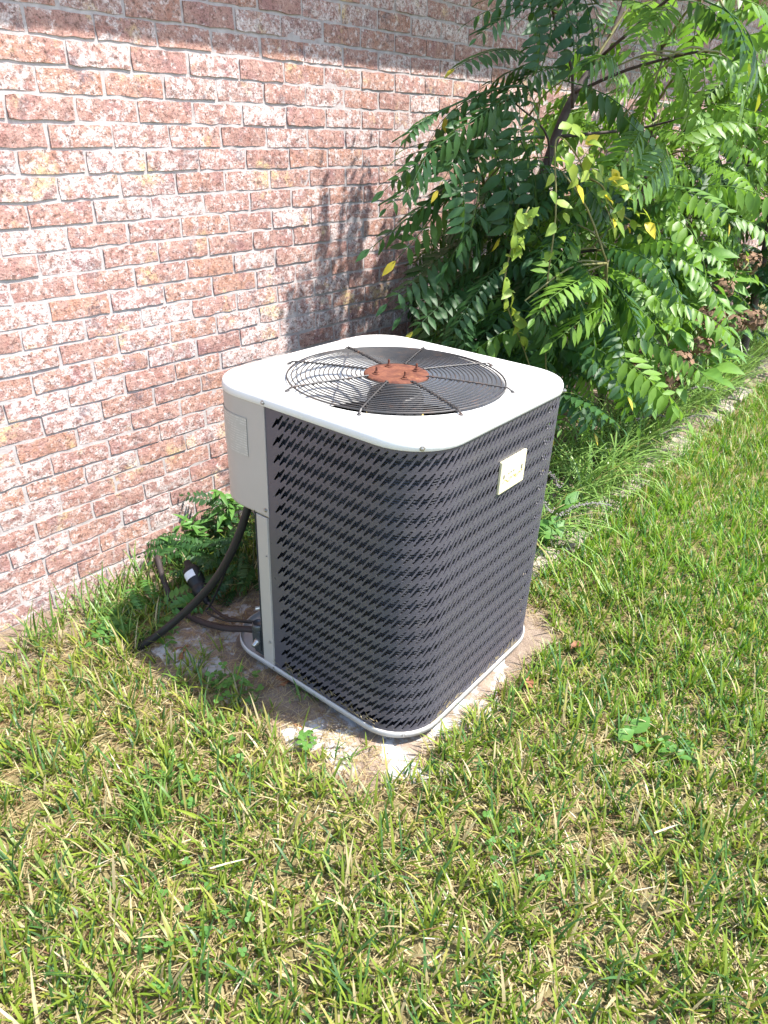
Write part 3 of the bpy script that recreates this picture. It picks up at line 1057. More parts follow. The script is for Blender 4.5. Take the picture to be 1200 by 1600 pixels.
class Plant:
    """a thing with trunk, branches and leaves, all in world coordinates relative to its base"""
    def __init__(s, name, base, label, cat, group=None):
        s.o = empty(name, base, label, cat, group); s.b = Vector(base); s.n = 0
    def tube(s, name, pts, rads, mat, n=7, parent=None):
        mb_ = MB(); mb_.tube([Vector(p)-s.b for p in pts], rads, n); return mb_.build(name, mat, parent or s.o, True)
    def leaf(s, b, t, ref, variants, r, roll=.25, name='leaf'):
        o = bpy.data.objects.new(name, r.choice(variants)); link(o, s.o)
        o.matrix_local = orient(Vector(b)-s.b, Vector(t)-s.b, ref, r.uniform(-roll, roll)); s.n += 1
        return o


# ------------------------------------------------------------------ the big sapling by the wall
FR = [
(1.764,-0.62,1.635,0.771,-0.7,1.562),
(1.459,-0.7,1.609,0.767,-0.8,1.486),
(1.852,-0.6,1.485,0.728,-0.7,1.376),
(1.041,-0.68,1.455,0.815,-0.75,1.366),
(1.212,-0.66,1.484,1.015,-0.72,1.338),
(1.353,-0.64,1.491,1.226,-0.7,1.364),
(1.476,-0.62,1.583,1.287,-0.7,1.509),
(1.343,-0.7,1.585,1.166,-0.75,1.506),
(1.355,-0.6,1.373,0.779,-0.66,1.226),
(1.304,-0.6,1.366,0.911,-0.66,1.156),
(1.47,-0.55,1.134,0.899,-0.62,1.064),
(1.355,-0.55,1.09,0.957,-0.6,0.942),
(1.517,-0.6,1.231,1.121,-0.66,1.111),
(1.501,-0.6,0.996,0.949,-0.66,0.917),
(1.534,-0.65,0.872,0.98,-0.7,0.862),
(1.532,-0.66,1.409,1.206,-0.7,1.254),
(1.549,-0.66,1.3,1.07,-0.72,1.233),
(1.594,-0.62,1.11,1.126,-0.66,1.024),
(1.894,-0.75,1.916,0.991,-0.85,1.814),
(1.832,-0.7,1.866,1.334,-0.8,1.758),
(1.708,-0.6,1.742,1.157,-0.65,1.724),
(1.8,-0.6,1.742,1.348,-0.65,1.681),
(1.953,-0.6,1.72,1.425,-0.7,1.701),
(2.245,-0.6,1.851,2.339,-0.6,2.013),
(1.978,-0.6,1.828,1.682,-0.7,1.907),
(1.642,-1.15,1.709,1.954,-1.2,1.521),
(1.747,-1.2,1.723,1.827,-1.25,1.527),
(1.897,-1.25,1.713,2.098,-1.3,1.532),
(1.749,-1.2,1.72,1.975,-1.4,1.64),
(1.761,-1,1.72,1.725,-1.1,1.623),
(1.78,-0.9,1.702,1.42,-1,1.749),
(1.693,-0.75,1.666,2.151,-1.05,1.472),
(1.805,-0.95,1.549,2.082,-1.1,1.247),
(1.956,-0.95,1.515,1.415,-1.1,1.395),
(2.107,-1,1.45,1.527,-1.15,1.317),
(1.337,-1.35,1.801,1.724,-1.5,1.655),
(1.349,-1.4,1.783,1.535,-1.45,1.678),
(1.288,-1.3,1.801,1.464,-1.4,1.767),
(1.486,-1.4,1.813,1.656,-1.5,1.761),
(1.961,-1,1.889,1.469,-1.1,1.762),
(1.591,-1.05,1.008,1.031,-1.15,1.088),
(1.602,-1.05,0.972,1.846,-1.15,0.717),
(1.582,-1.08,0.925,1.184,-1.15,0.973),
(1.582,-1.1,0.876,1.734,-1.15,0.696),
(1.138,-1,0.997,1.361,-1.05,0.762),
(1.266,-0.98,0.933,1.415,-1.02,0.55),
(1.628,-0.9,1.195,1.249,-1,1.066),
(1.959,-0.95,1.199,1.936,-1.05,0.991),
(1.564,-1,0.717,1.82,-1.02,0.266),
(1.398,-0.95,1.374,1.646,-1.1,1.227),
(2.79,-0.552,0.889,2.952,-1.112,0.42),
(2.195,-0.948,0.923,2.139,-1.114,0.62),
(2.667,-0.837,0.759,2.704,-1.107,0.504),
(3.027,-0.738,0.864,3.037,-1.107,0.836),
(3.686,-0.607,0.585,3.77,-1.11,0.288),
(3.506,-0.739,0.847,3.509,-1.112,0.833),
(2.824,-0.811,1.254,2.813,-1.108,1.154),
(2.981,-0.791,1.533,2.981,-1.111,1.422),
(3.189,-0.777,1.39,3.186,-1.115,1.279),
(2.922,-0.774,1.416,2.92,-1.113,1.176),
(1.81,-0.91,1.04,1.658,-1.111,0.692),
(1.871,-0.823,1.916,1.794,-1.117,1.842),
(2.298,-0.842,1.276,2.289,-1.117,1.163),
(2.551,-0.81,1.183,2.537,-1.115,1.01),
(2.209,-0.79,1.123,2.208,-1.106,0.964),
(1.623,-0.864,1.079,1.604,-1.104,0.944),
(2.527,-0.777,1.07,2.505,-1.109,0.816),
(1.435,-0.945,1.061,1.399,-1.068,0.856),
(2.393,-0.82,0.796,2.365,-1.114,0.451),
(1.862,-0.807,0.974,1.899,-1.104,0.773),
(3.221,-0.749,1.142,3.216,-1.108,1.006),
(3.662,-0.785,0.724,3.63,-1.11,0.619),
(3.404,-0.803,1.231,3.388,-1.12,1.15),
(2.407,-0.843,1.642,2.404,-1.107,1.519),
(3.251,-0.81,1.594,3.243,-1.118,1.449)
]
r = random.Random(9)
tree = Plant('sapling_tree', (1.72,-.43,.03), 'tall bushy sapling with drooping feathery leaves beside the air conditioner', 'tree')
trunk_pts = catmull([(1.72,-.43,0), (1.80,-.43,.5), (1.95,-.45,.95), (2.122,-.50,1.488), (2.25,-.53,1.70), (2.36,-.55,1.80), (2.50,-.56,2.02), (2.58,-.58,2.35)], 5)
trunk = tree.tube('trunk', trunk_pts, [.029*(1-.74*i/(len(trunk_pts)-1)) for i in range(len(trunk_pts))], BARK, 9)
limbs = [
    [(2.153,-.55,1.60), (2.05,-.58,1.74), (1.864,-.60,1.853), (1.70,-.66,1.93), (1.5,-.72,1.98)],
    [(2.20,-.53,1.66), (2.10,-.80,1.72), (1.895,-1.1,1.736), (1.80,-1.22,1.73)],
    [(2.28,-.55,1.76), (2.42,-.60,1.95), (2.52,-.66,2.1)],
    [(1.95,-.45,.95), (1.88,-.60,1.25), (1.85,-.62,1.48), (1.5,-.66,1.60)],
    [(1.90,-.45,.85), (1.7,-.56,1.15), (1.45,-.60,1.33)],
    [(1.82,-.43,.55), (1.65,-.52,.80), (1.40,-.58,1.02)],
    [(1.95,-.45,.95), (1.90,-.75,1.05), (1.72,-1.0,1.10), (1.55,-1.08,1.08)],
    [(1.9,-.45,.80), (2.05,-.80,.95), (1.95,-1.05,1.02)],
    [(2.0,-.46,1.1), (2.2,-.75,1.30), (2.15,-1.02,1.35)],
    [(2.12,-.5,1.49), (2.35,-.75,1.52), (2.3,-1.0,1.56)],
    [(1.85,-.44,.70), (2.3,-.70,.85), (2.6,-.95,.92)],
    [(1.80,-.43,.5), (1.75,-.70,.70), (1.60,-.95,.75)],
    [(2.36,-.55,1.80), (2.1,-.95,1.95), (1.6,-1.25,1.88), (1.42,-1.34,1.82)],
    [(1.80,-.43,.45), (1.55,-.50,.6), (1.25,-.55,.78)],
]
tips = []
for L_ in limbs:
    pts = catmull(L_, 5)
    tree.tube('branch', pts, [.0075*(1-.6*i/(len(pts)-1)) for i in range(len(pts))], BARK if R.random() < .6 else TWIG, 6)
    tips += pts[len(pts)//3:]
tips += trunk_pts[len(trunk_pts)//3:]
for f_ in FR:
    b, t = Vector(f_[:3]), Vector(f_[3:])
    ln = (t-b).length
    if ln > .8 and t.x < 1.2: t = b.lerp(t, .88)
    d = (t-b).normalized()
    ref = Vector((-.15, -.45, .85)) if d.z > -.6 else Vector((-.35, -.6, .5))
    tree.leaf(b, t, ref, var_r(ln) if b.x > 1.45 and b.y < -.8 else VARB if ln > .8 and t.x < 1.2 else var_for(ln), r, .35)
    q_ = min(tips, key=lambda p: (p-b).length)
    if .03 < (q_-b).length < .7:
        mid = (q_+b)/2+Vector((0, 0, .25*(q_-b).length*.4))
        tree.tube('twig', catmull([q_, mid, b], 3), [.0045, .004, .0038, .0035, .003, .003, .003], TWIG, 5)


def blob(r, c, rad):
    while True:
        p = Vector((r.uniform(-1, 1), r.uniform(-1, 1), r.uniform(-1, 1)))
        if .25 < p.length < 1: return Vector(c)+Vector((p.x*rad[0], p.y*rad[1], p.z*rad[2])), p


def fill(plant, n, c, rad, r, lens=(.28, .52), variants=None, down=.35, core=None, keep=None):
    k = 0
    while k < n:
        p, u = blob(r, c, rad)
        if p.y > -.05 or p.z < .12: continue
        d = Vector((u.x, u.y*1.1, u.z*.5-down))+Vector((r.uniform(-.5, .5), r.uniform(-.5, .5), r.uniform(-.3, .3)))
        d.normalize(); ln = r.uniform(*lens)
        t = p+d*ln
        if t.y > -.03: t.y = -.03
        if t.z < .05: t.z = .05
        if keep and not keep(p, t): continue
        plant.leaf(p, t, Vector((-.05, -.3, 1)) if d.z > -.7 else Vector((-.4, -.6, .4)), variants(ln) if variants else var_for(ln), r, .5)
        k += 1


class Bulk:
    """leaves beyond the three hundred largest, joined into one part of their plant"""
    def __init__(s, plant): s.p = plant; s.b = plant.b; s.v = []; s.f = []; s.a = []; s.n = 0
    def leaf(s, b, t, ref, variants, r, roll=.25, name='leaf'):
        M_ = orient(Vector(b)-s.b, Vector(t)-s.b, ref, r.uniform(-roll, roll)); me_ = r.choice(variants)
        k0 = len(s.v); s.v += [M_ @ v_.co for v_ in me_.vertices]; s.f += [tuple(i+k0 for i in p_.vertices) for p_ in me_.polygons]
        w_ = r.random(); s.a += [w_]*len(me_.vertices); s.n += 1
    def done(s, mat, name='leaf'):
        me_ = mesh(name, s.v, s.f, mat, True); fattr(me_, 'var', [min(.8, q_) for q_ in s.a]); return tag(obj(name, me_, s.p.o), kind='stuff')


def off_unit(p, t):
    q1, q2 = UINV @ p, UINV @ t
    for q_ in (q1, q2, (q1+q2)/2):
        if -.1 < q_.x < W+.06 and -.1 < q_.y < W+.06 and q_.z < H+.12: return False
    return True


def clear_left(p, t):      # the left of the crown is thin, single fronds; nothing hangs into the lilyturf
    if not off_unit(p, t): return False
    for q_ in (p, t):
        if q_.x < -.90+1.17*(q_.y+2.238)+max(0, q_.z-1.15)*.95: return False
        if q_.y < -.55 and q_.x > 1.12 and q_.z < .46: return False
        if q_.z > 1.50 and q_.x < 2.30 and r.random() < .9: return False
    return True


def over_bed(p, t): return min(p.z, t.z) > .46 or max(p.y, t.y) > -.45


fill(tree, 60, (1.58,-.42,.80), (.42,.30,.45), r, keep=clear_left)
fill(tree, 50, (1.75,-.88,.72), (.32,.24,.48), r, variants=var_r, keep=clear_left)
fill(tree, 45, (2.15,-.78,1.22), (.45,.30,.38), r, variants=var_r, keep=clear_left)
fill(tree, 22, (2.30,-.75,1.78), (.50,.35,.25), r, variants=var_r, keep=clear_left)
fill(tree, 30, (1.45,-.80,.55), (.22,.22,.35), r, lens=(.22, .38), keep=clear_left)
bulk = Bulk(tree)
fill(bulk, 150, (1.60,-.34,.78), (.50,.24,.55), r, keep=clear_left)
fill(bulk, 60, (1.85,-.75,.95), (.50,.25,.42), r, keep=clear_left)
# the crown above the picture, which shades the left of the tree
def above(p, t): return min(p.z, t.z) > (2.04 if min(p.x, t.x) < 2.3 else 1.85)


fill(bulk, 230, (1.93,-1.14,2.42), (.42,.30,.36), r, lens=(.22, .36), keep=above)
bulk.done(LEAF_S)
for e in ((1.5,-.9,2.35), (1.9,-1.1,2.45), (2.1,-.8,2.5), (1.6,-1.05,2.5)):
    tree.tube('branch', catmull([(2.54,-.57,2.15), (2.25,-.75,2.3), e], 5), [.010*(1-.6*i/10) for i in range(11)], BARK, 6)
print('sapling leaves', tree.n, bulk.n)

# second sapling further along the bed
r = random.Random(19)
tr2 = Plant('sapling_tree', (2.95,-.52,.03), 'pale green feathery sapling further along the bed behind the tall one', 'tree')
tp = catmull([(2.95,-.52,0), (2.98,-.52,.8), (3.02,-.55,1.4), (3.10,-.5,2.0), (3.15,-.5,2.4)], 5)
tr2.tube('trunk', tp, [.02*(1-.7*i/(len(tp)-1)) for i in range(len(tp))], BARK)
for k in range(14):
    z_ = .5+1.7*k/13; g = r.uniform(3.3, 6.2); q_ = min(tp, key=lambda p: abs(p.z-z_))
    e = q_+Vector((math.cos(g)*.5, math.sin(g)*.42, .15))
    tr2.tube('branch', catmull([q_, (q_+e)/2+Vector((0, 0, .06)), e], 4), [.008*(1-.6*i/8) for i in range(9)], TWIG, 5)
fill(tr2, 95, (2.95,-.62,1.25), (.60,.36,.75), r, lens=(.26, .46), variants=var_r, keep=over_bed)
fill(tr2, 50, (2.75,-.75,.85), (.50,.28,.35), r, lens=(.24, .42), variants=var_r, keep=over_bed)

# ------------------------------------------------------------------ broad simple leaves
def simple_leaf(r, wr=.5, fold=.2, curl=.25):
    vs = []; fs = []; var = []
    leaflet(vs, fs, var, Vector((0, 0, 0)), Vector((1, 0, .1)), Vector((0, 0, 1)), 1.0, wr, r.random()*.9, fold, curl)
    return vs, fs, var


def simple_set(mat, wr, n=4, name='leaf'):
    return [leaf_mesh(name, simple_leaf(random.Random(k), wr*(.9+.07*k), .12+.09*k, .12+.12*k), mat) for k in range(n)]


# vine with lime and yellow leaves scrambling over the sapling
r = random.Random(23)
vine = Plant('climbing_vine', (1.50,-1.0,.05), 'lime and yellow leaved vine scrambling over the front of the tall sapling', 'vine')
VL = simple_set(LEAF_L, .55); VY = simple_set(LEAF_Y, .6)
vp = catmull([(1.50,-.98,.03), (1.42,-.98,.5), (1.28,-1.0,.95), (1.25,-1.02,1.25), (1.24,-1.0,1.47), (1.34,-1.02,1.43), (1.41,-1.03,1.37), (1.50,-1.05,1.33), (1.57,-1.05,1.27), (1.67,-1.06,1.23), (1.86,-1.07,1.17)], 6)
vine.tube('stem', vp, .0028, TWIG, 5)
for i, p in enumerate(vp):
    s_ = i/len(vp)
    if s_ < .22: continue
    for k in range(r.choice((1, 1, 2)) if s_ > .38 else 1):
        d = Vector((r.uniform(-.8, .6), r.uniform(-.9, 0), r.uniform(-.9, .25))).normalized(); ln = r.uniform(.04, .07)
        b = p+Vector((r.uniform(-.05, .05), r.uniform(-.05, .01), r.uniform(-.06, .05)))
        vine.leaf(b, b+d*ln, Vector((-.2, -.6, .7)), VY if r.random() < (.30 if .5 < s_ < .85 else .04) else VL, r, .6)
# second runner lower left with small lime tufts
vp2 = catmull([(1.42,-.98,.5), (1.25,-.95,.8), (1.12,-.93,1.02), (1.13,-.95,1.2), (1.18,-.96,1.28)], 5)
vine.tube('stem', vp2, .0025, TWIG, 5)
for i, p in enumerate(vp2):
    if i < 6: continue
    for k in range(3):
        d = Vector((r.uniform(-1, .8), r.uniform(-.8, 0), r.uniform(-.8, .5))).normalized()
        vine.leaf(p+Vector((r.uniform(-.04, .04), -.01, r.uniform(-.04, .04))), p+d*r.uniform(.03, .055), Vector((-.2, -.6, .7)), VL, r, .6)

# hydrangea-like shrub with dried flower heads
r = random.Random(29)
HS = simple_set(LEAF_H, .52)
hyd = Plant('flowering_shrub', (2.75,-.95,.04), 'leafy shrub with dry brown flower heads at the edge of the bed', 'shrub')
heads = [(2.733,-1.142,.847), (2.403,-1.198,.640), (2.728,-1.222,.692), (2.321,-1.10,.49), (3.06,-1.141,.93), (2.043,-1.10,.64), (2.514,-1.178,.751), (2.942,-1.25,.677), (2.2,-1.18,.60)]
hm = []
for k in range(3):
    rr_ = random.Random(70+k); mb = MB()
    for i in range(70):
        u = Vector((rr_.gauss(0, 1), rr_.gauss(0, 1), rr_.gauss(0, 1))).normalized()
        c = Vector((u.x, u.y, u.z*.72))*rr_.uniform(.75, 1.05)
        a1 = u.orthogonal().normalized(); a2 = u.cross(a1)
        g = rr_.random()*6.28; e1 = (a1*math.cos(g)+a2*math.sin(g)); e2 = u.cross(e1)
        s_ = rr_.uniform(.16, .28); n0 = u*rr_.uniform(-.1, .12)
        mb.add([c-e1*s_+n0, c-e2*s_*.8, c+e1*s_+n0, c+e2*s_*.8], [(0, 1, 2, 3)])
    hm.append(mb.mesh('flower_head', BLOOM))
for hpos in heads:
    hp = Vector(hpos)
    b = hyd.b+Vector((r.uniform(-.15, .15), r.uniform(-.05, .1), 0))
    hyd.tube('stem', catmull([b, (b+hp)/2+Vector((0, .03, .08)), hp], 4), .004, TWIG, 5)
    o = obj('flower_head', r.choice(hm), hyd.o); s_ = r.uniform(.055, .078)
    o.matrix_local = Matrix.Translation(hp-hyd.b) @ Matrix.Rotation(r.random()*6, 4, 'Z') @ Matrix.Scale(s_, 4)
k = 0
while k < 250:
    p, u = blob(r, (2.68,-.93,.55), (.62,.30,.48))
    if p.z < .42: continue
    d = Vector((u.x+r.uniform(-.5, .5), u.y-.3+r.uniform(-.5, .3), r.uniform(-.7, .4))).normalized()
    hyd.leaf(p, p+d*r.uniform(.08, .15), Vector((-.1, -.3, 1)), HS, r, .5); k += 1
for i in range(16):
    g = r.uniform(0, 6.28); b = hyd.b; e = Vector((2.68+.5*math.cos(g), -.95+.25*math.sin(g), r.uniform(.5, .95)))
    hyd.tube('stem', catmull([b, (b+e)/2+Vector((0, 0, .1)), e], 4), .0035, TWIG, 5)

# dark evergreens at the far end of the wall
FERN = [leaf_mesh('sprig', pinnate(14, .22, .30, random.Random(300+q_), droop=.15+.1*q_, hang=.3+.2*q_, stem=.05), LEAF_D) for q_ in range(3)]
for nm, base, c, rad, n, lab in (('evergreen_shrub', (4.5,-.62,.03), (4.5,-.66,.95), (.75,.45,.95), 230, 'dark feathery evergreen shrub against the wall past the flowering shrub'),
                                 ('evergreen_shrub', (6.3,-.75,.03), (6.3,-.75,1.15), (.95,.6,1.2), 200, 'tallest dark evergreen shrub at the far right end of the wall')):
    ev = Plant(nm, base, lab, 'shrub')
    tp = [Vector(base), Vector(base)+Vector((.02, 0, .9)), Vector(base)+Vector((0, .02, 1.7))]
    ev.tube('trunk', tp, [.04, .03, .012], BARK)
    k = 0
    while k < n:
        p, u = blob(r, c, rad)
        if p.z < (.45 if p.y < -.8 else .08) or p.y > -.06: continue
        d = Vector((u.x+r.uniform(-.4, .4), u.y+r.uniform(-.4, .3), .1+r.uniform(-.5, .4))).normalized()
        t = p+d*r.uniform(.25, .45); t.y = min(t.y, -.03)
        ev.leaf(p, t, Vector((0, -.3, 1)), FERN, r, .6, 'sprig'); k += 1
# tree crown leaning in at the top right, past the house end
r = random.Random(31)
tr3 = Plant('sapling_tree', (4.1,-.95,.03), 'feathery sapling at the far end reaching above the dark evergreens', 'tree')
tp = catmull([(4.1,-.95,0), (4.05,-.95,.9), (4.0,-.9,1.7), (3.95,-.9,2.5)], 5)
tr3.tube('trunk', tp, [.03*(1-.7*i/(len(tp)-1)) for i in range(len(tp))], BARK)
for k in range(12):
    z_ = 1.2+1.2*k/11; g = r.uniform(0, 6.2); q_ = min(tp, key=lambda p: abs(p.z-z_))
    e = q_+Vector((math.cos(g)*.5, math.sin(g)*.42, .15))
    tr3.tube('branch', catmull([q_, (q_+e)/2+Vector((0, 0, .06)), e], 4), [.008*(1-.6*i/8) for i in range(9)], TWIG, 5)
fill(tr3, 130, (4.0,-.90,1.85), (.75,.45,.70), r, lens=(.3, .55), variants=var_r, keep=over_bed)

# ------------------------------------------------------------------ edging stones and the lilyturf behind them
r = random.Random(37)
edge = empty('garden_edging', (2.9,-1.06,.0), 'row of weathered edging stones half buried between lawn and planting bed', 'garden edging')
x = 1.02; k = 0
while x < 6.0:
    ln = r.uniform(.20, .36); wd = r.uniform(.10, .14); ht = r.uniform(.06, .085)
    yc = -1.125+.038*(x-1.3)+r.uniform(-.012, .012)
    bm = bmesh.new(); bmesh.ops.create_cube(bm, size=1)
    bmesh.ops.scale(bm, vec=(ln-.012, wd, ht), verts=bm.verts)
    bmesh.ops.bevel(bm, geom=bm.edges[:], offset=.012, segments=1, affect='EDGES')
    for v_ in bm.verts: v_.co += Vector((r.uniform(-.014, .014), r.uniform(-.016, .016), r.uniform(-.012, .008)))
    me_ = bpy.data.meshes.new('edging_stone'); bm.to_mesh(me_); bm.free(); me_.materials.append(STONE)
    o = obj('edging_stone', me_, edge); o.location = Vector((x+ln/2, yc, -.018+r.uniform(-.024, .020)))-edge.location
    o.rotation_euler = (r.uniform(-.08, .08), r.uniform(-.05, .05), .038+r.uniform(-.06, .06))
    x += ln+r.uniform(0, .02)


def blades(spec, name, mat):
    """spec rows: base(3) yaw length width lean0 bend tone(3); curved 4-segment blades in one mesh"""
    S = np.array(spec, float) if not isinstance(spec, np.ndarray) else spec
    n = len(S); seg = 4
    ts = np.linspace(0, 1, seg+1)
    th0 = S[:, 6]; bend = S[:, 7]
    dirx, diry = np.cos(S[:, 3]), np.sin(S[:, 3])
    V = np.zeros((n, 2*seg+1, 3)); pos = S[:, :3].copy(); hx = np.zeros(n)
    wprof = (.75, 1.0, .92, .68, 0.0)
    for k_, t_ in enumerate(ts):
        if k_ > 0:
            a_ = th0+bend*(t_-.5/seg)
            st_ = S[:, 4]/seg
            pos = pos+np.stack([dirx*np.sin(a_)*st_, diry*np.sin(a_)*st_, np.cos(a_)*st_], -1)
        if k_ < seg:
            off_ = np.stack([-diry, dirx, np.zeros(n)], -1)*(S[:, 5]*.5*wprof[k_])[:, None]
            V[:, 2*k_] = pos+off_; V[:, 2*k_+1] = pos-off_
        else: V[:, 2*seg] = pos
    nv = 2*seg+1
    base = (np.arange(n)*nv)[:, None]
    quads = np.concatenate([base+np.array([[2*k_, 2*k_+1, 2*k_+3, 2*k_+2]]) for k_ in range(seg-1)], 0)
    tris = base+np.array([[2*seg-2, 2*seg-1, 2*seg]])
    me_ = bpy.data.meshes.new(name)
    nf = len(quads)+len(tris)
    me_.vertices.add(n*nv); me_.vertices.foreach_set('co', V.reshape(-1).astype(np.float32))
    me_.loops.add(len(quads)*4+len(tris)*3)
    me_.loops.foreach_set('vertex_index', np.concatenate([quads.reshape(-1), tris.reshape(-1)]).astype(np.int32))
    me_.polygons.add(nf)
    starts = np.concatenate([np.arange(len(quads))*4, len(quads)*4+np.arange(len(tris))*3])
    me_.polygons.foreach_set('loop_start', starts.astype(np.int32))
    me_.update(calc_edges=True)
    me_.validate()
    ca = me_.attributes.new('tone', 'FLOAT_COLOR', 'POINT')
    ca.data.foreach_set('color', np.repeat(np.concatenate([S[:, 8:11], np.ones((n, 1))], 1), nv, 0).reshape(-1).astype(np.float32))
    me_.materials.append(mat)
    me_.polygons.foreach_set('use_smooth', [True]*nf)
    return me_


lil = []
sp_me = []
for k in range(4):
    rr_ = random.Random(500+k); sp = []
    for i in range(60):
        yaw = rr_.random()*6.283; q_ = rr_.random()
        tone = (.12+.12*q_, .22+.15*q_, .055+.05*q_)
        if rr_.random() < .06: tone = (.30, .27, .12)
        sp.append((rr_.gauss(0, .035), rr_.gauss(0, .035), 0, yaw, rr_.uniform(.26, .54), rr_.uniform(.0055, .0095), rr_.uniform(.05, .55), rr_.uniform(.9, 2.1), *tone))
    lil.append(blades(sp, 'blades', LILY))
mb = MB()
rr_ = random.Random(9)
pts = [Vector((.30*i/9, 0, .20*math.sin(i/9*1.9))) for i in range(10)]
mb.tube(pts, .0016, 4)
for i in range(60):
    t_ = rr_.uniform(.45, 1); p = Vector((.30*t_, 0, .20*math.sin(t_*1.9)))
    mb.lathe([(.0001, -.0032), (.0030, 0), (.0001, .0035)], 4, p+Vector((rr_.gauss(0, .003), rr_.gauss(0, .005), rr_.gauss(0, .004))))
spike_me = mb.mesh('seed_spike', SPIKE)
LILY_LAB = {0: 'lilyturf clump closest to the air conditioner at the near end of the bed edge', 1: 'second lilyturf clump from the air conditioner along the bed edge', 2: 'third lilyturf clump from the air conditioner along the bed edge'}
i = 0
for row, (y0, x0_, x1_, stp) in enumerate(((-1.035, 1.16, 5.2, .17), (-.84, 1.3, 5.0, .28))):
    x = x0_
    while x < x1_:
        cx = x+r.uniform(-.05, .05); cy = y0+.038*(x-1.3)+r.uniform(-.035, .03)
        o = bpy.data.objects.new('lilyturf_clump', None); COL.objects.link(o); o.empty_display_size = .1
        o.location = (cx, cy, float(gz(cx, cy))-.005); o.rotation_euler = (0, 0, r.random()*6.28)
        tag(o, 'clump of arching grassy lilyturf in the row along the planting bed edge', 'lilyturf', 'lilyturf clumps along the bed edge')
        c_ = obj('blades', r.choice(lil), o); s_ = r.uniform(.8, 1.12); c_.scale = (s_, s_, s_)
        for q_ in range(r.choice((0, 0, 0, 1, 1))):
            z_ = obj('seed_spike', spike_me, o); z_.rotation_euler = (0, 0, -o.rotation_euler.z-1.6+r.uniform(-.9, .9)); z_.scale = (r.uniform(.9, 1.3),)*3
        o['label'] = LILY_LAB.get(i, o['label'])
        x += stp*r.uniform(.8, 1.2); i += 1

# broad leaved seedling by the back corner of the unit
r = random.Random(41)
SW = simple_set(LEAF_W, .58)
sd1 = Plant('seedling', (1.20,-1.03,.03), 'broad leaved seedling between the air conditioner and the lilyturf', 'seedling')
for k in range(5):
    e = Vector((1.20+r.uniform(-.12, .14), -1.05+r.uniform(-.10, .06), r.uniform(.14, .36)))
    sd1.tube('stem', catmull([sd1.b, (sd1.b+e)/2+Vector((0, 0, .04)), e], 3), .0022, TWIG, 5)
    for q_ in range(5):
        b = sd1.b.lerp(e, .5+.5*q_/4); d = Vector((r.uniform(-1, 1), r.uniform(-1, .2), r.uniform(-.3, .5))).normalized()
        sd1.leaf(b, b+d*r.uniform(.06, .10), Vector((-.1, -.4, 1)), SW, r, .4)

# ------------------------------------------------------------------ weeds by the wall and the hoses
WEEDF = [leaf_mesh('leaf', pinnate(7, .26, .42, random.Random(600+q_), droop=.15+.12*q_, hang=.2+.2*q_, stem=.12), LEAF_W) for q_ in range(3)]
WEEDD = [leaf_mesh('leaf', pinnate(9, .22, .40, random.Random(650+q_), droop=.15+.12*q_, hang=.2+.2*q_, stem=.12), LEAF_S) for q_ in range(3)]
LANCE = simple_set(LEAF_W, .26)


def fern_weed(base, n, rad, ht, label, vset, r):
    w_ = Plant('fern_weed', base, label, 'weed')
    for k_ in range(n):
        g = r.random()*6.283; rr2 = rad*math.sqrt(r.random())
        b = w_.b+Vector((math.cos(g)*rr2, math.sin(g)*rr2, r.uniform(.0, ht)))
        d = Vector((math.cos(g)+r.uniform(-.5, .5), math.sin(g)+r.uniform(-.5, .5), r.uniform(-.1, .7))).normalized()
        t = b+d*r.uniform(.09, .17); t.y = min(t.y, -.01)
        w_.leaf(b, t, Vector((-.1, -.3, 1)), vset, r, .5)
    for k_ in range(max(3, n//8)):
        g = r.random()*6.283
        e = w_.b+Vector((math.cos(g)*rad*.7, math.sin(g)*rad*.7, ht))
        e.y = min(e.y, -.015)
        w_.tube('stem', [w_.b, (w_.b+e)/2+Vector((0, 0, ht*.2)), e], .002, TWIG, 4)
    return w_


r = random.Random(43)
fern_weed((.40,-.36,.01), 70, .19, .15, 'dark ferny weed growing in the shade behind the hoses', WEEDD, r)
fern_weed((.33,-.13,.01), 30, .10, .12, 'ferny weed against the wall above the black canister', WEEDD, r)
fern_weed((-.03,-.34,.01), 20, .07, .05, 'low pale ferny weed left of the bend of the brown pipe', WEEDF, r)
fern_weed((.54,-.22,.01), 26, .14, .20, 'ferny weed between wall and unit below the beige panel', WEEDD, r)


def lance_weed(base, tips_, label, r, ls=(.05, .09)):
    w_ = Plant('upright_weed', base, label, 'weed')
    for e in tips_:
        e = Vector(e); st_ = catmull([w_.b, (w_.b+e)/2+Vector((.01, 0, .02)), e], 5)
        w_.tube('stem', st_, .0019, TWIG, 5)
        for k_, p in enumerate(st_):
            if k_ < 3: continue
            for q2 in range(2 if k_ < len(st_)-1 else 5):
                d = Vector((r.uniform(-1, 1), r.uniform(-1, .1), r.uniform(-.5, .5))).normalized()
                t = p+d*r.uniform(*ls); t.y = min(t.y, -.012)
                w_.leaf(p, t, Vector((0, -.3, 1)), LANCE, r, .4)


lance_weed((.29,-.10,0), [(.283,-.085,.165), (.33,-.09,.15), (.23,-.1,.10)], 'upright narrow leaved weed against the wall left of the hose', r)
lance_weed((.44,-.13,0), [(.455,-.12,.26), (.50,-.12,.19)], 'taller narrow leaved weed just left of the beige panel', r)

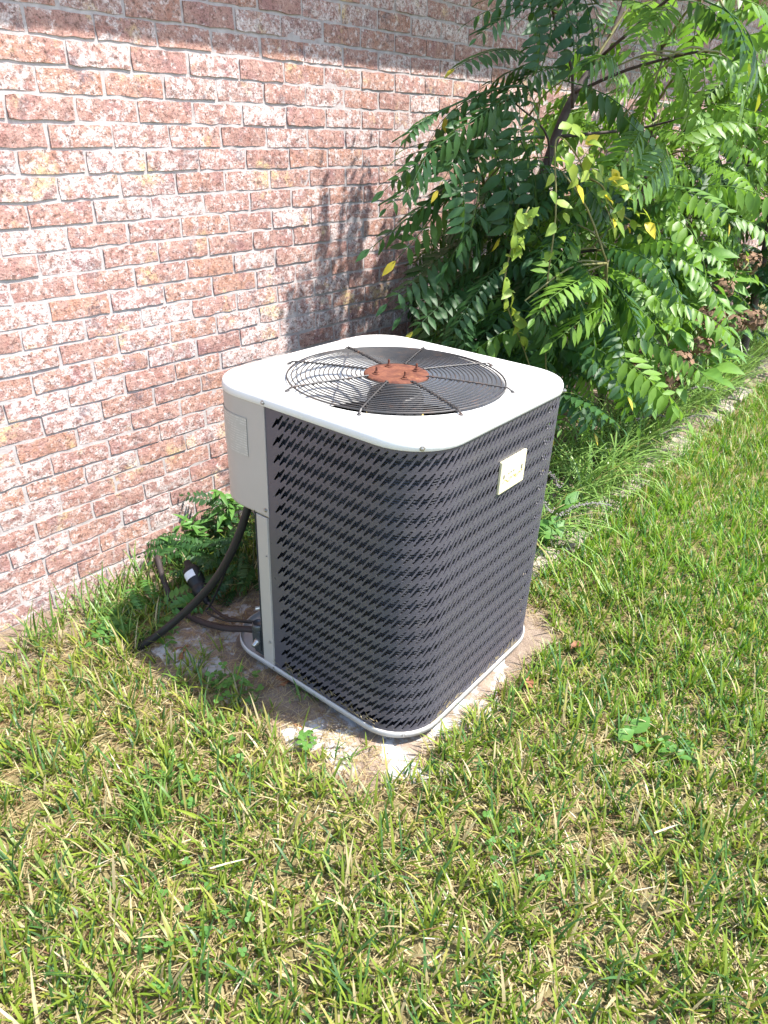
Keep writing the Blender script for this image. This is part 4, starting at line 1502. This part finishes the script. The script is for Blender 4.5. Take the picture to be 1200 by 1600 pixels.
# ------------------------------------------------------------------ clover and other broad weeds in the lawn
def clover_mesh(r):
    vs = []; fs = []; var = []
    v_ = r.random()*.9
    for k_ in range(3):
        g = k_*2.094+r.uniform(-.15, .15); tl = r.uniform(-.15, .3)
        d = Vector((math.cos(g), math.sin(g), tl)).normalized(); s_ = Vector((-math.sin(g), math.cos(g), 0)); n_ = d.cross(s_)
        k0 = len(vs); vs.append(Vector((0, 0, 0)))
        for q2 in range(7):
            a_ = -math.pi*.62+math.pi*1.24*q2/6
            vs.append(d*(.55+.5*math.cos(a_))+s_*(.5*math.sin(a_))+n_*(.06*abs(math.sin(a_))))
        fs.append(tuple(range(k0, k0+8))); var += [v_]*8
    return vs, fs, var


CLV = [leaf_mesh('leaf', clover_mesh(random.Random(k)), LEAF_W) for k in range(4)]


def clover(base, n, rad, label, r, size=(.011, .017), ht=(.025, .07)):
    w_ = Plant('clover_patch', base, label, 'clover')
    mb_ = MB()
    for k_ in range(n):
        g = r.random()*6.283; q2 = rad*math.sqrt(r.random()); h_ = r.uniform(*ht)
        p = Vector((math.cos(g)*q2, math.sin(g)*q2, h_))
        b = p*.7; b.z = 0
        mb_.tube([b, p], .0009, 4)
        o = obj('leaf', r.choice(CLV), w_.o); s_ = r.uniform(*size)
        o.matrix_local = Matrix.Translation(p) @ Matrix.Rotation(r.uniform(-.4, .4), 4, 'X') @ Matrix.Rotation(r.uniform(-.4, .4), 4, 'Y') @ Matrix.Rotation(r.random()*6, 4, 'Z') @ Matrix.Scale(s_, 4)
    mb_.build('stalks', TWIG, w_.o)


r = random.Random(47)
clover((-.06,-.84,.0), 34, .085, 'clover patch on the pad edge left of the air conditioner', r)
clover((-.05,-1.17,.0), 9, .04, 'small clover sprig on the pad in front of the unit corner', r, ht=(.015, .05))
clover((-.30,-1.02,.0), 26, .12, 'sparse clover in the lawn left of the concrete pad', r, (.008, .013), (.02, .045))
clover((-.55,-1.35,.0), 18, .14, 'thin clover scatter in the nearest left part of the lawn', r, (.008, .012), (.025, .05))
clover((.02,-1.75,.0), 16, .10, 'a few clover leaves in the middle of the front lawn', r, (.008, .012), (.025, .05))
bw = Plant('broadleaf_weed', (.56,-1.87,.0), 'cluster of pale broad leaves in the lawn at the right', 'weed')
BWL = simple_set(LEAF_W, .75)
for k in range(26):
    g = r.random()*6.283; q_ = .10*math.sqrt(r.random()); b = bw.b+Vector((math.cos(g)*q_, math.sin(g)*q_, r.uniform(.015, .05)))
    d = Vector((r.uniform(-1, 1), r.uniform(-1, 1), r.uniform(0, .4))).normalized()
    bw.leaf(b, b+d*r.uniform(.018, .036), Vector((0, 0, 1)), BWL, r, .3)
for (x_, y_, s_) in ((.575,-1.80,.085), (.53,-1.785,.05)):
    bw.leaf((x_-.03, y_, .03), (x_-.03+s_*.8, y_-.02, .055), Vector((0, -.2, 1)), BWL, r, .2)
bw.tube('stem', [(.56,-1.87,-.01), (.56,-1.87,.03)], .003, TWIG, 5)

# ------------------------------------------------------------------ fallen dry leaves
def dry_leaf(seed):
    rr2 = random.Random(seed); vs = []; fs = []
    n_ = 9
    for i_ in range(n_):
        t_ = i_/(n_-1); w_ = .30*math.sin(math.pi*t_**.8)*(1+.35*math.sin(i_*2.4+seed))
        z_ = .12*math.sin(t_*3+seed)+rr2.uniform(-.02, .02)
        vs += [(t_-.5, w_, z_+.14*rr2.uniform(.2, 1)), (t_-.5, 0, z_), (t_-.5, -w_*.9, z_+.14*rr2.uniform(.2, 1))]
    for i_ in range(n_-1):
        a_ = i_*3; fs += [(a_, a_+1, a_+4, a_+3), (a_+1, a_+2, a_+5, a_+4)]
    return mesh('dry_leaf', vs, fs, DRYLEAF, True)


DL = [dry_leaf(k) for k in range(4)]
for (x_, y_, z_, s_, yaw, lab) in ((-.085,-.585,.012,.10,.4,'rusty brown dry leaf on the soil below the black hose'),
        (-.055,-.555,.018,.06,2.2,'small brown dry leaf touching the larger one below the hose'),
        (.055,-.915,.012,.085,2.4,'dark brown curled dry leaf under the left rim of the unit'),
        (.03,-.86,.008,.05,.9,'crumpled dry leaf on the pad by the valve'),
        (.555,-1.475,.016,.055,.3,'orange dry leaf on the pad right of the unit'),
        (-.03,-1.09,.014,.035,1.7,'tiny brown dry leaf on the pad in front of the left rim'),
        (.80,-1.50,.02,.05,2.9,'pale brown dry leaf in the grass by the right end of the pad')):
    o = obj('dry_leaf', DL[int(abs(x_*100)) % 4]); o.location = (x_, y_, z_); o.rotation_euler = (R.uniform(-.2, .2), R.uniform(-.2, .2), yaw); o.scale = (s_,)*3
    tag(o, lab, 'dry leaf')
o = obj('dry_leaf', DL[1]); o.matrix_world = UMAT @ Matrix.Translation((.035, .552, .022)) @ Matrix.Rotation(1.2, 4, 'Z') @ Matrix.Scale(.07, 4)
tag(o, 'brown dry leaf lying in the pan beside the corner post', 'dry leaf')

# ------------------------------------------------------------------ the lawn: shoots of flat blades over straw
rng = np.random.default_rng(77)


def scatter(n, x0, x1, y0, y1):
    return rng.uniform(x0, x1, n), rng.uniform(y0, y1, n)


def lawn_density(x, y):
    b = bare(x, y)
    nz_ = gnoise(x*2.3, y*2.3)*.28
    d = np.clip(1.10-b*1.18+nz_*np.clip(b*3, .15, 1), 0, 1)
    d = np.where((x > 1.0) & (y > -1.075+.038*(x-1.3)), 0, d)
    u = UINV
    xl = (x-UO.x); yl = (y-UO.y)
    d = np.where((xl > -.03) & (xl < .78) & (yl > -.03) & (yl < .80), 0, d)
    return d


def dist_cam(x, y): return np.sqrt((x-CAM.x)**2+(y-CAM.y)**2+CAM.z**2)


def in_view(x, y, mrg=.35):
    dx, dy = x-CAM.x, y-CAM.y
    along = dx*math.cos(YAW)+dy*math.sin(YAW); side = dx*math.sin(YAW)-dy*math.cos(YAW)
    return (np.abs(side) < .72*(along*.9+.75)+mrg) & (along > -.25)


specs = []
x, y = scatter(96000, -2.0, 5.8, -3.4, -.02)
keep_ = (rng.random(len(x)) < lawn_density(x, y)*np.clip((1.9/dist_cam(x, y))**.8, .35, 1.0)*(.64+.36*np.clip((x-.2)/.8, 0, 1))) & in_view(x, y)
x, y = x[keep_], y[keep_]
print('shoots', len(x))
for k in range(5):
    m_ = rng.random(len(x)) < (.98, .95, .85, .65, .4)[k]
    xx, yy = x[m_], y[m_]; n = len(xx)
    if k == 0: yaw0 = rng.uniform(0, 6.283, len(x)); hgt = rng.gamma(6, 1/6, len(x))
    fan = yaw0[m_]+(0, 3.14, .5, 2.7, 1.6)[k]+rng.normal(0, .35, n)
    far = np.clip((dist_cam(xx, yy)-2.2)/1.5, 0, 1)
    ln = (.058*hgt[m_]*rng.uniform(.6, 1.25, n)).clip(.025, .14)*(1+.15*far)
    wd = rng.uniform(.0040, .0070, n)*(1-.25*far)
    th0 = rng.uniform(.05, .62, n)+(k == 4)*.25; bend = rng.uniform(.05, 1.0, n)
    q_ = rng.random(n)[:, None]; tint = gnoise(xx*1.4+2, yy*1.4)[:, None]*.5+.5
    g1 = np.array([.100, .168, .018]); g2 = np.array([.225, .280, .038]); dk = np.array([.050, .115, .030])
    tone = g1*(1-q_)+g2*q_
    tone = np.where(rng.random(n)[:, None] < .28, dk*(.8+.6*q_), tone)
    tone = tone*(.88+.3*tint)
    gr = np.clip((xx-.3)/1.2, 0, 1)[:, None]
    tone = tone*(1-gr)+tone*np.array([.86, 1.12, .75])*gr
    tone = np.where(rng.random(n)[:, None] < .10, np.array([.30, .28, .075])*(.7+.5*q_), tone)
    tone = np.where(rng.random(n)[:, None] < (.12-.10*gr[:, 0])[:, None], np.array([  .42, .35, .20])*(.7+.5*q_), tone)
    specs.append(np.concatenate([np.stack([xx+rng.normal(0, .004, n), yy+rng.normal(0, .004, n), gz(xx, yy)-.004, fan, ln, wd, th0, bend], -1), tone], 1))
S = np.concatenate(specs)
print('blades', len(S))
tag(obj('lawn_grass', blades(S, 'lawn_grass', BLADE)), 'patchy green lawn of coarse flat blades around the pad', 'grass', kind='stuff')
# straw and clippings lying on the soil
x, y = scatter(170000, -2.0, 5.6, -3.4, -.02)
dn = np.clip(.95+bare(x, y)*.6+gnoise(x*3, y*3)*.25, .15, 1)*np.clip((1.9/dist_cam(x, y))**1.1, .2, 1)
dn = dn*(1-.6*np.clip((x-.5)/1.0, 0, 1))
dn = np.where((x > 1.0) & (y > -1.02+.038*(x-1.3)), dn*.25, dn)
xl, yl = x-UO.x, y-UO.y
dn = np.where((xl > -.01) & (xl < .76) & (yl > -.01) & (yl < .78), 0, dn)
keep_ = (rng.random(len(x)) < dn) & in_view(x, y)
x, y = x[keep_], y[keep_]; n = len(x)
print('straw', n)
b_ = bare(x, y)
padtop = np.where(dunit(x, y) < .02, 0.006, 0.0)
ln = rng.uniform(.02, .075, n); wd = np.where(b_ > .6, rng.uniform(.0007, .0016, n), rng.uniform(.0012, .0030, n))
q_ = rng.random(n)[:, None]
tone = np.array([.26, .195, .10])*(1-q_)+np.array([.52, .44, .25])*q_
tone = np.where(rng.random(n)[:, None] < .06, np.array([.58, .54, .42]), tone)
tone = np.where(rng.random(n)[:, None] < .16, np.array([.16, .085, .045]), tone)
S = np.concatenate([np.stack([x, y, gz(x, y)+rng.uniform(.001, .012, n)*(1-.6*b_)+padtop*.6, rng.uniform(0, 6.283, n), ln, wd, rng.uniform(1.15, 1.62, n), rng.uniform(-.15, .5, n)], -1), tone], 1)
m_ = rng.random(14000); x2 = rng.uniform(-.18, 1.02, 14000); y2 = rng.uniform(-1.55, -.45, 14000)
k_ = (dunit(x2, y2) < .10) & ~((x2-UO.x > -.005) & (x2-UO.x < .755) & (y2-UO.y > -.005) & (y2-UO.y < .77)) & (m_ < .5+.5*gnoise(x2*4, y2*4))
x2, y2 = x2[k_], y2[k_]; n2_ = len(x2); q2 = rng.random(n2_)[:, None]
S2 = np.concatenate([np.stack([x2, y2, np.maximum(gz(x2, y2), (y2-UO.y)*.034-(x2-UO.x)*.019+.0)+rng.uniform(.001, .006, n2_), rng.uniform(0, 6.283, n2_), rng.uniform(.012, .05, n2_), rng.uniform(.0006, .0015, n2_), rng.uniform(1.3, 1.6, n2_), rng.uniform(-.1, .3, n2_)], -1),
                     np.array([.20, .115, .06])*(1-q2)+np.array([.46, .37, .21])*q2], 1)
S = np.concatenate([S, S2])
tag(obj('straw', blades(S, 'straw', BLADE)), 'dry straw and clippings littering the soil and lawn', 'straw', kind='stuff')
# a few long pale stalks lying on the grass, tall tufts by the wall and hose
for (x_, y_, yaw, ln_, lab) in ((-.47,-1.29,-.55,.085,'pale bleached stalk lying on the front left lawn'), (.26,-1.98,-.5,.07,'pale bleached stalk lying on the front right lawn')):
    me_ = blades([(x_, y_, .055, yaw, ln_, .0045, 1.5, .15, .62, .60, .42)], 'dry_stalk', BLADE)
    tag(obj('dry_stalk', me_), lab, 'dry stalk')


def tuft(name, base, n, spread, lens, label, seed, lean=(.05, .7)):
    rr2 = random.Random(seed); sp = []
    for k_ in range(n):
        q2 = rr2.random(); tone = (.06+.10*q2, .14+.12*q2, .02+.03*q2)
        if rr2.random() < .07: tone = (.34, .29, .14)
        sp.append((rr2.gauss(0, spread), rr2.gauss(0, spread*.7), 0, rr2.random()*6.283, rr2.uniform(*lens), rr2.uniform(.004, .0075), rr2.uniform(*lean), rr2.uniform(.1, 1.3), *tone))
    o_ = obj(name, blades(sp, name, BLADE)); o_.location = base
    tag(o_, label, 'grass tuft')


tuft('grass_tuft', (.03,-.13,0), 90, .06, (.08, .20), 'tall grass tuft against the wall left of the brown pipe', 1)
tuft('grass_tuft', (-.07,-.24,0), 60, .05, (.07, .16), 'grass tuft in front of the tall wall tuft', 2)
tuft('grass_tuft', (-.16,-.39,0), 26, .018, (.10, .17), 'bright grass tuft where the hose meets the ground', 3)
tuft('grass_tuft', (-.25,-.13,0), 24, .06, (.06, .13), 'thin grass tuft at the foot of the left wall', 4)
tuft('grass_tuft', (-.05,-.66,0), 16, .025, (.06, .12), 'few grass blades on the shaded pad by the valve', 5)
tuft('grass_tuft', (.06,-1.02,-.01), 14, .03, (.05, .11), 'sparse blades poking out under the left rim', 6)
tuft('grass_tuft', (.20,-.26,0), 22, .03, (.10, .24), 'long arching blades behind the brown pipe', 7, (.1, .9))
tuft('grass_tuft', (-.43,-1.02,0), 70, .05, (.07, .13), 'lush grass tuft in the lawn left of the pad', 8)

# clippings caught on the rim and the foot of the perforated side
sp = []
rr2 = random.Random(3)
for k in range(150):
    if k % 3:
        p = (rr2.uniform(-.001, .003), rr2.uniform(.10, .50), rr2.uniform(.016, .018)); z0 = abs(rr2.gauss(0, .02))
        p = (p[0], p[1], p[2]+z0); yaw = math.pi/2+rr2.uniform(-.25, .25)*2
    else:
        p = (rr2.uniform(.10, .60), rr2.uniform(-.001, .003), .017+abs(rr2.gauss(0, .010))); yaw = rr2.uniform(-.3, .3)
    q2 = rr2.random()
    sp.append((*p, yaw, rr2.uniform(.008, .03), rr2.uniform(.0008, .002), rr2.uniform(.7, 1.6), rr2.uniform(-.3, .6), .20+.2*q2, .15+.18*q2, .08+.1*q2))
tag(obj('grass_clipping', blades(sp, 'grass_clipping', BLADE), ac), kind='stuff')

for (x_, y_, n_, sd_, lab) in ((-.17,-.70,18,11,'small grass tuft in the shade beside the valve end of the pad'), (-.02,-1.27,14,12,'sparse grass sprouting at the front corner of the pad'),
                               (.42,-1.50,12,13,'grass sprouts along the right edge of the pad'), (.72,-1.47,14,14,'grass sprouts at the far right edge of the pad'), (-.20,-.93,20,15,'grass tuft next to the clover left of the unit')):
    tuft('grass_tuft', (x_, y_, float(gz(x_, y_))), n_, .03, (.045, .10), lab, sd_)

for (x_, y_, n_, sd_, lab) in ((-.12,-.10,34,21,'tall thin grass along the wall base left of the wall tuft'), (-.34,-.16,26,22,'thin grass at the wall base by the left picture edge'), (.16,-.24,30,23,'grass blades between the brown pipe and the black canister')):
    tuft('grass_tuft', (x_, y_, 0), n_, .05, (.07, .17), lab, sd_)
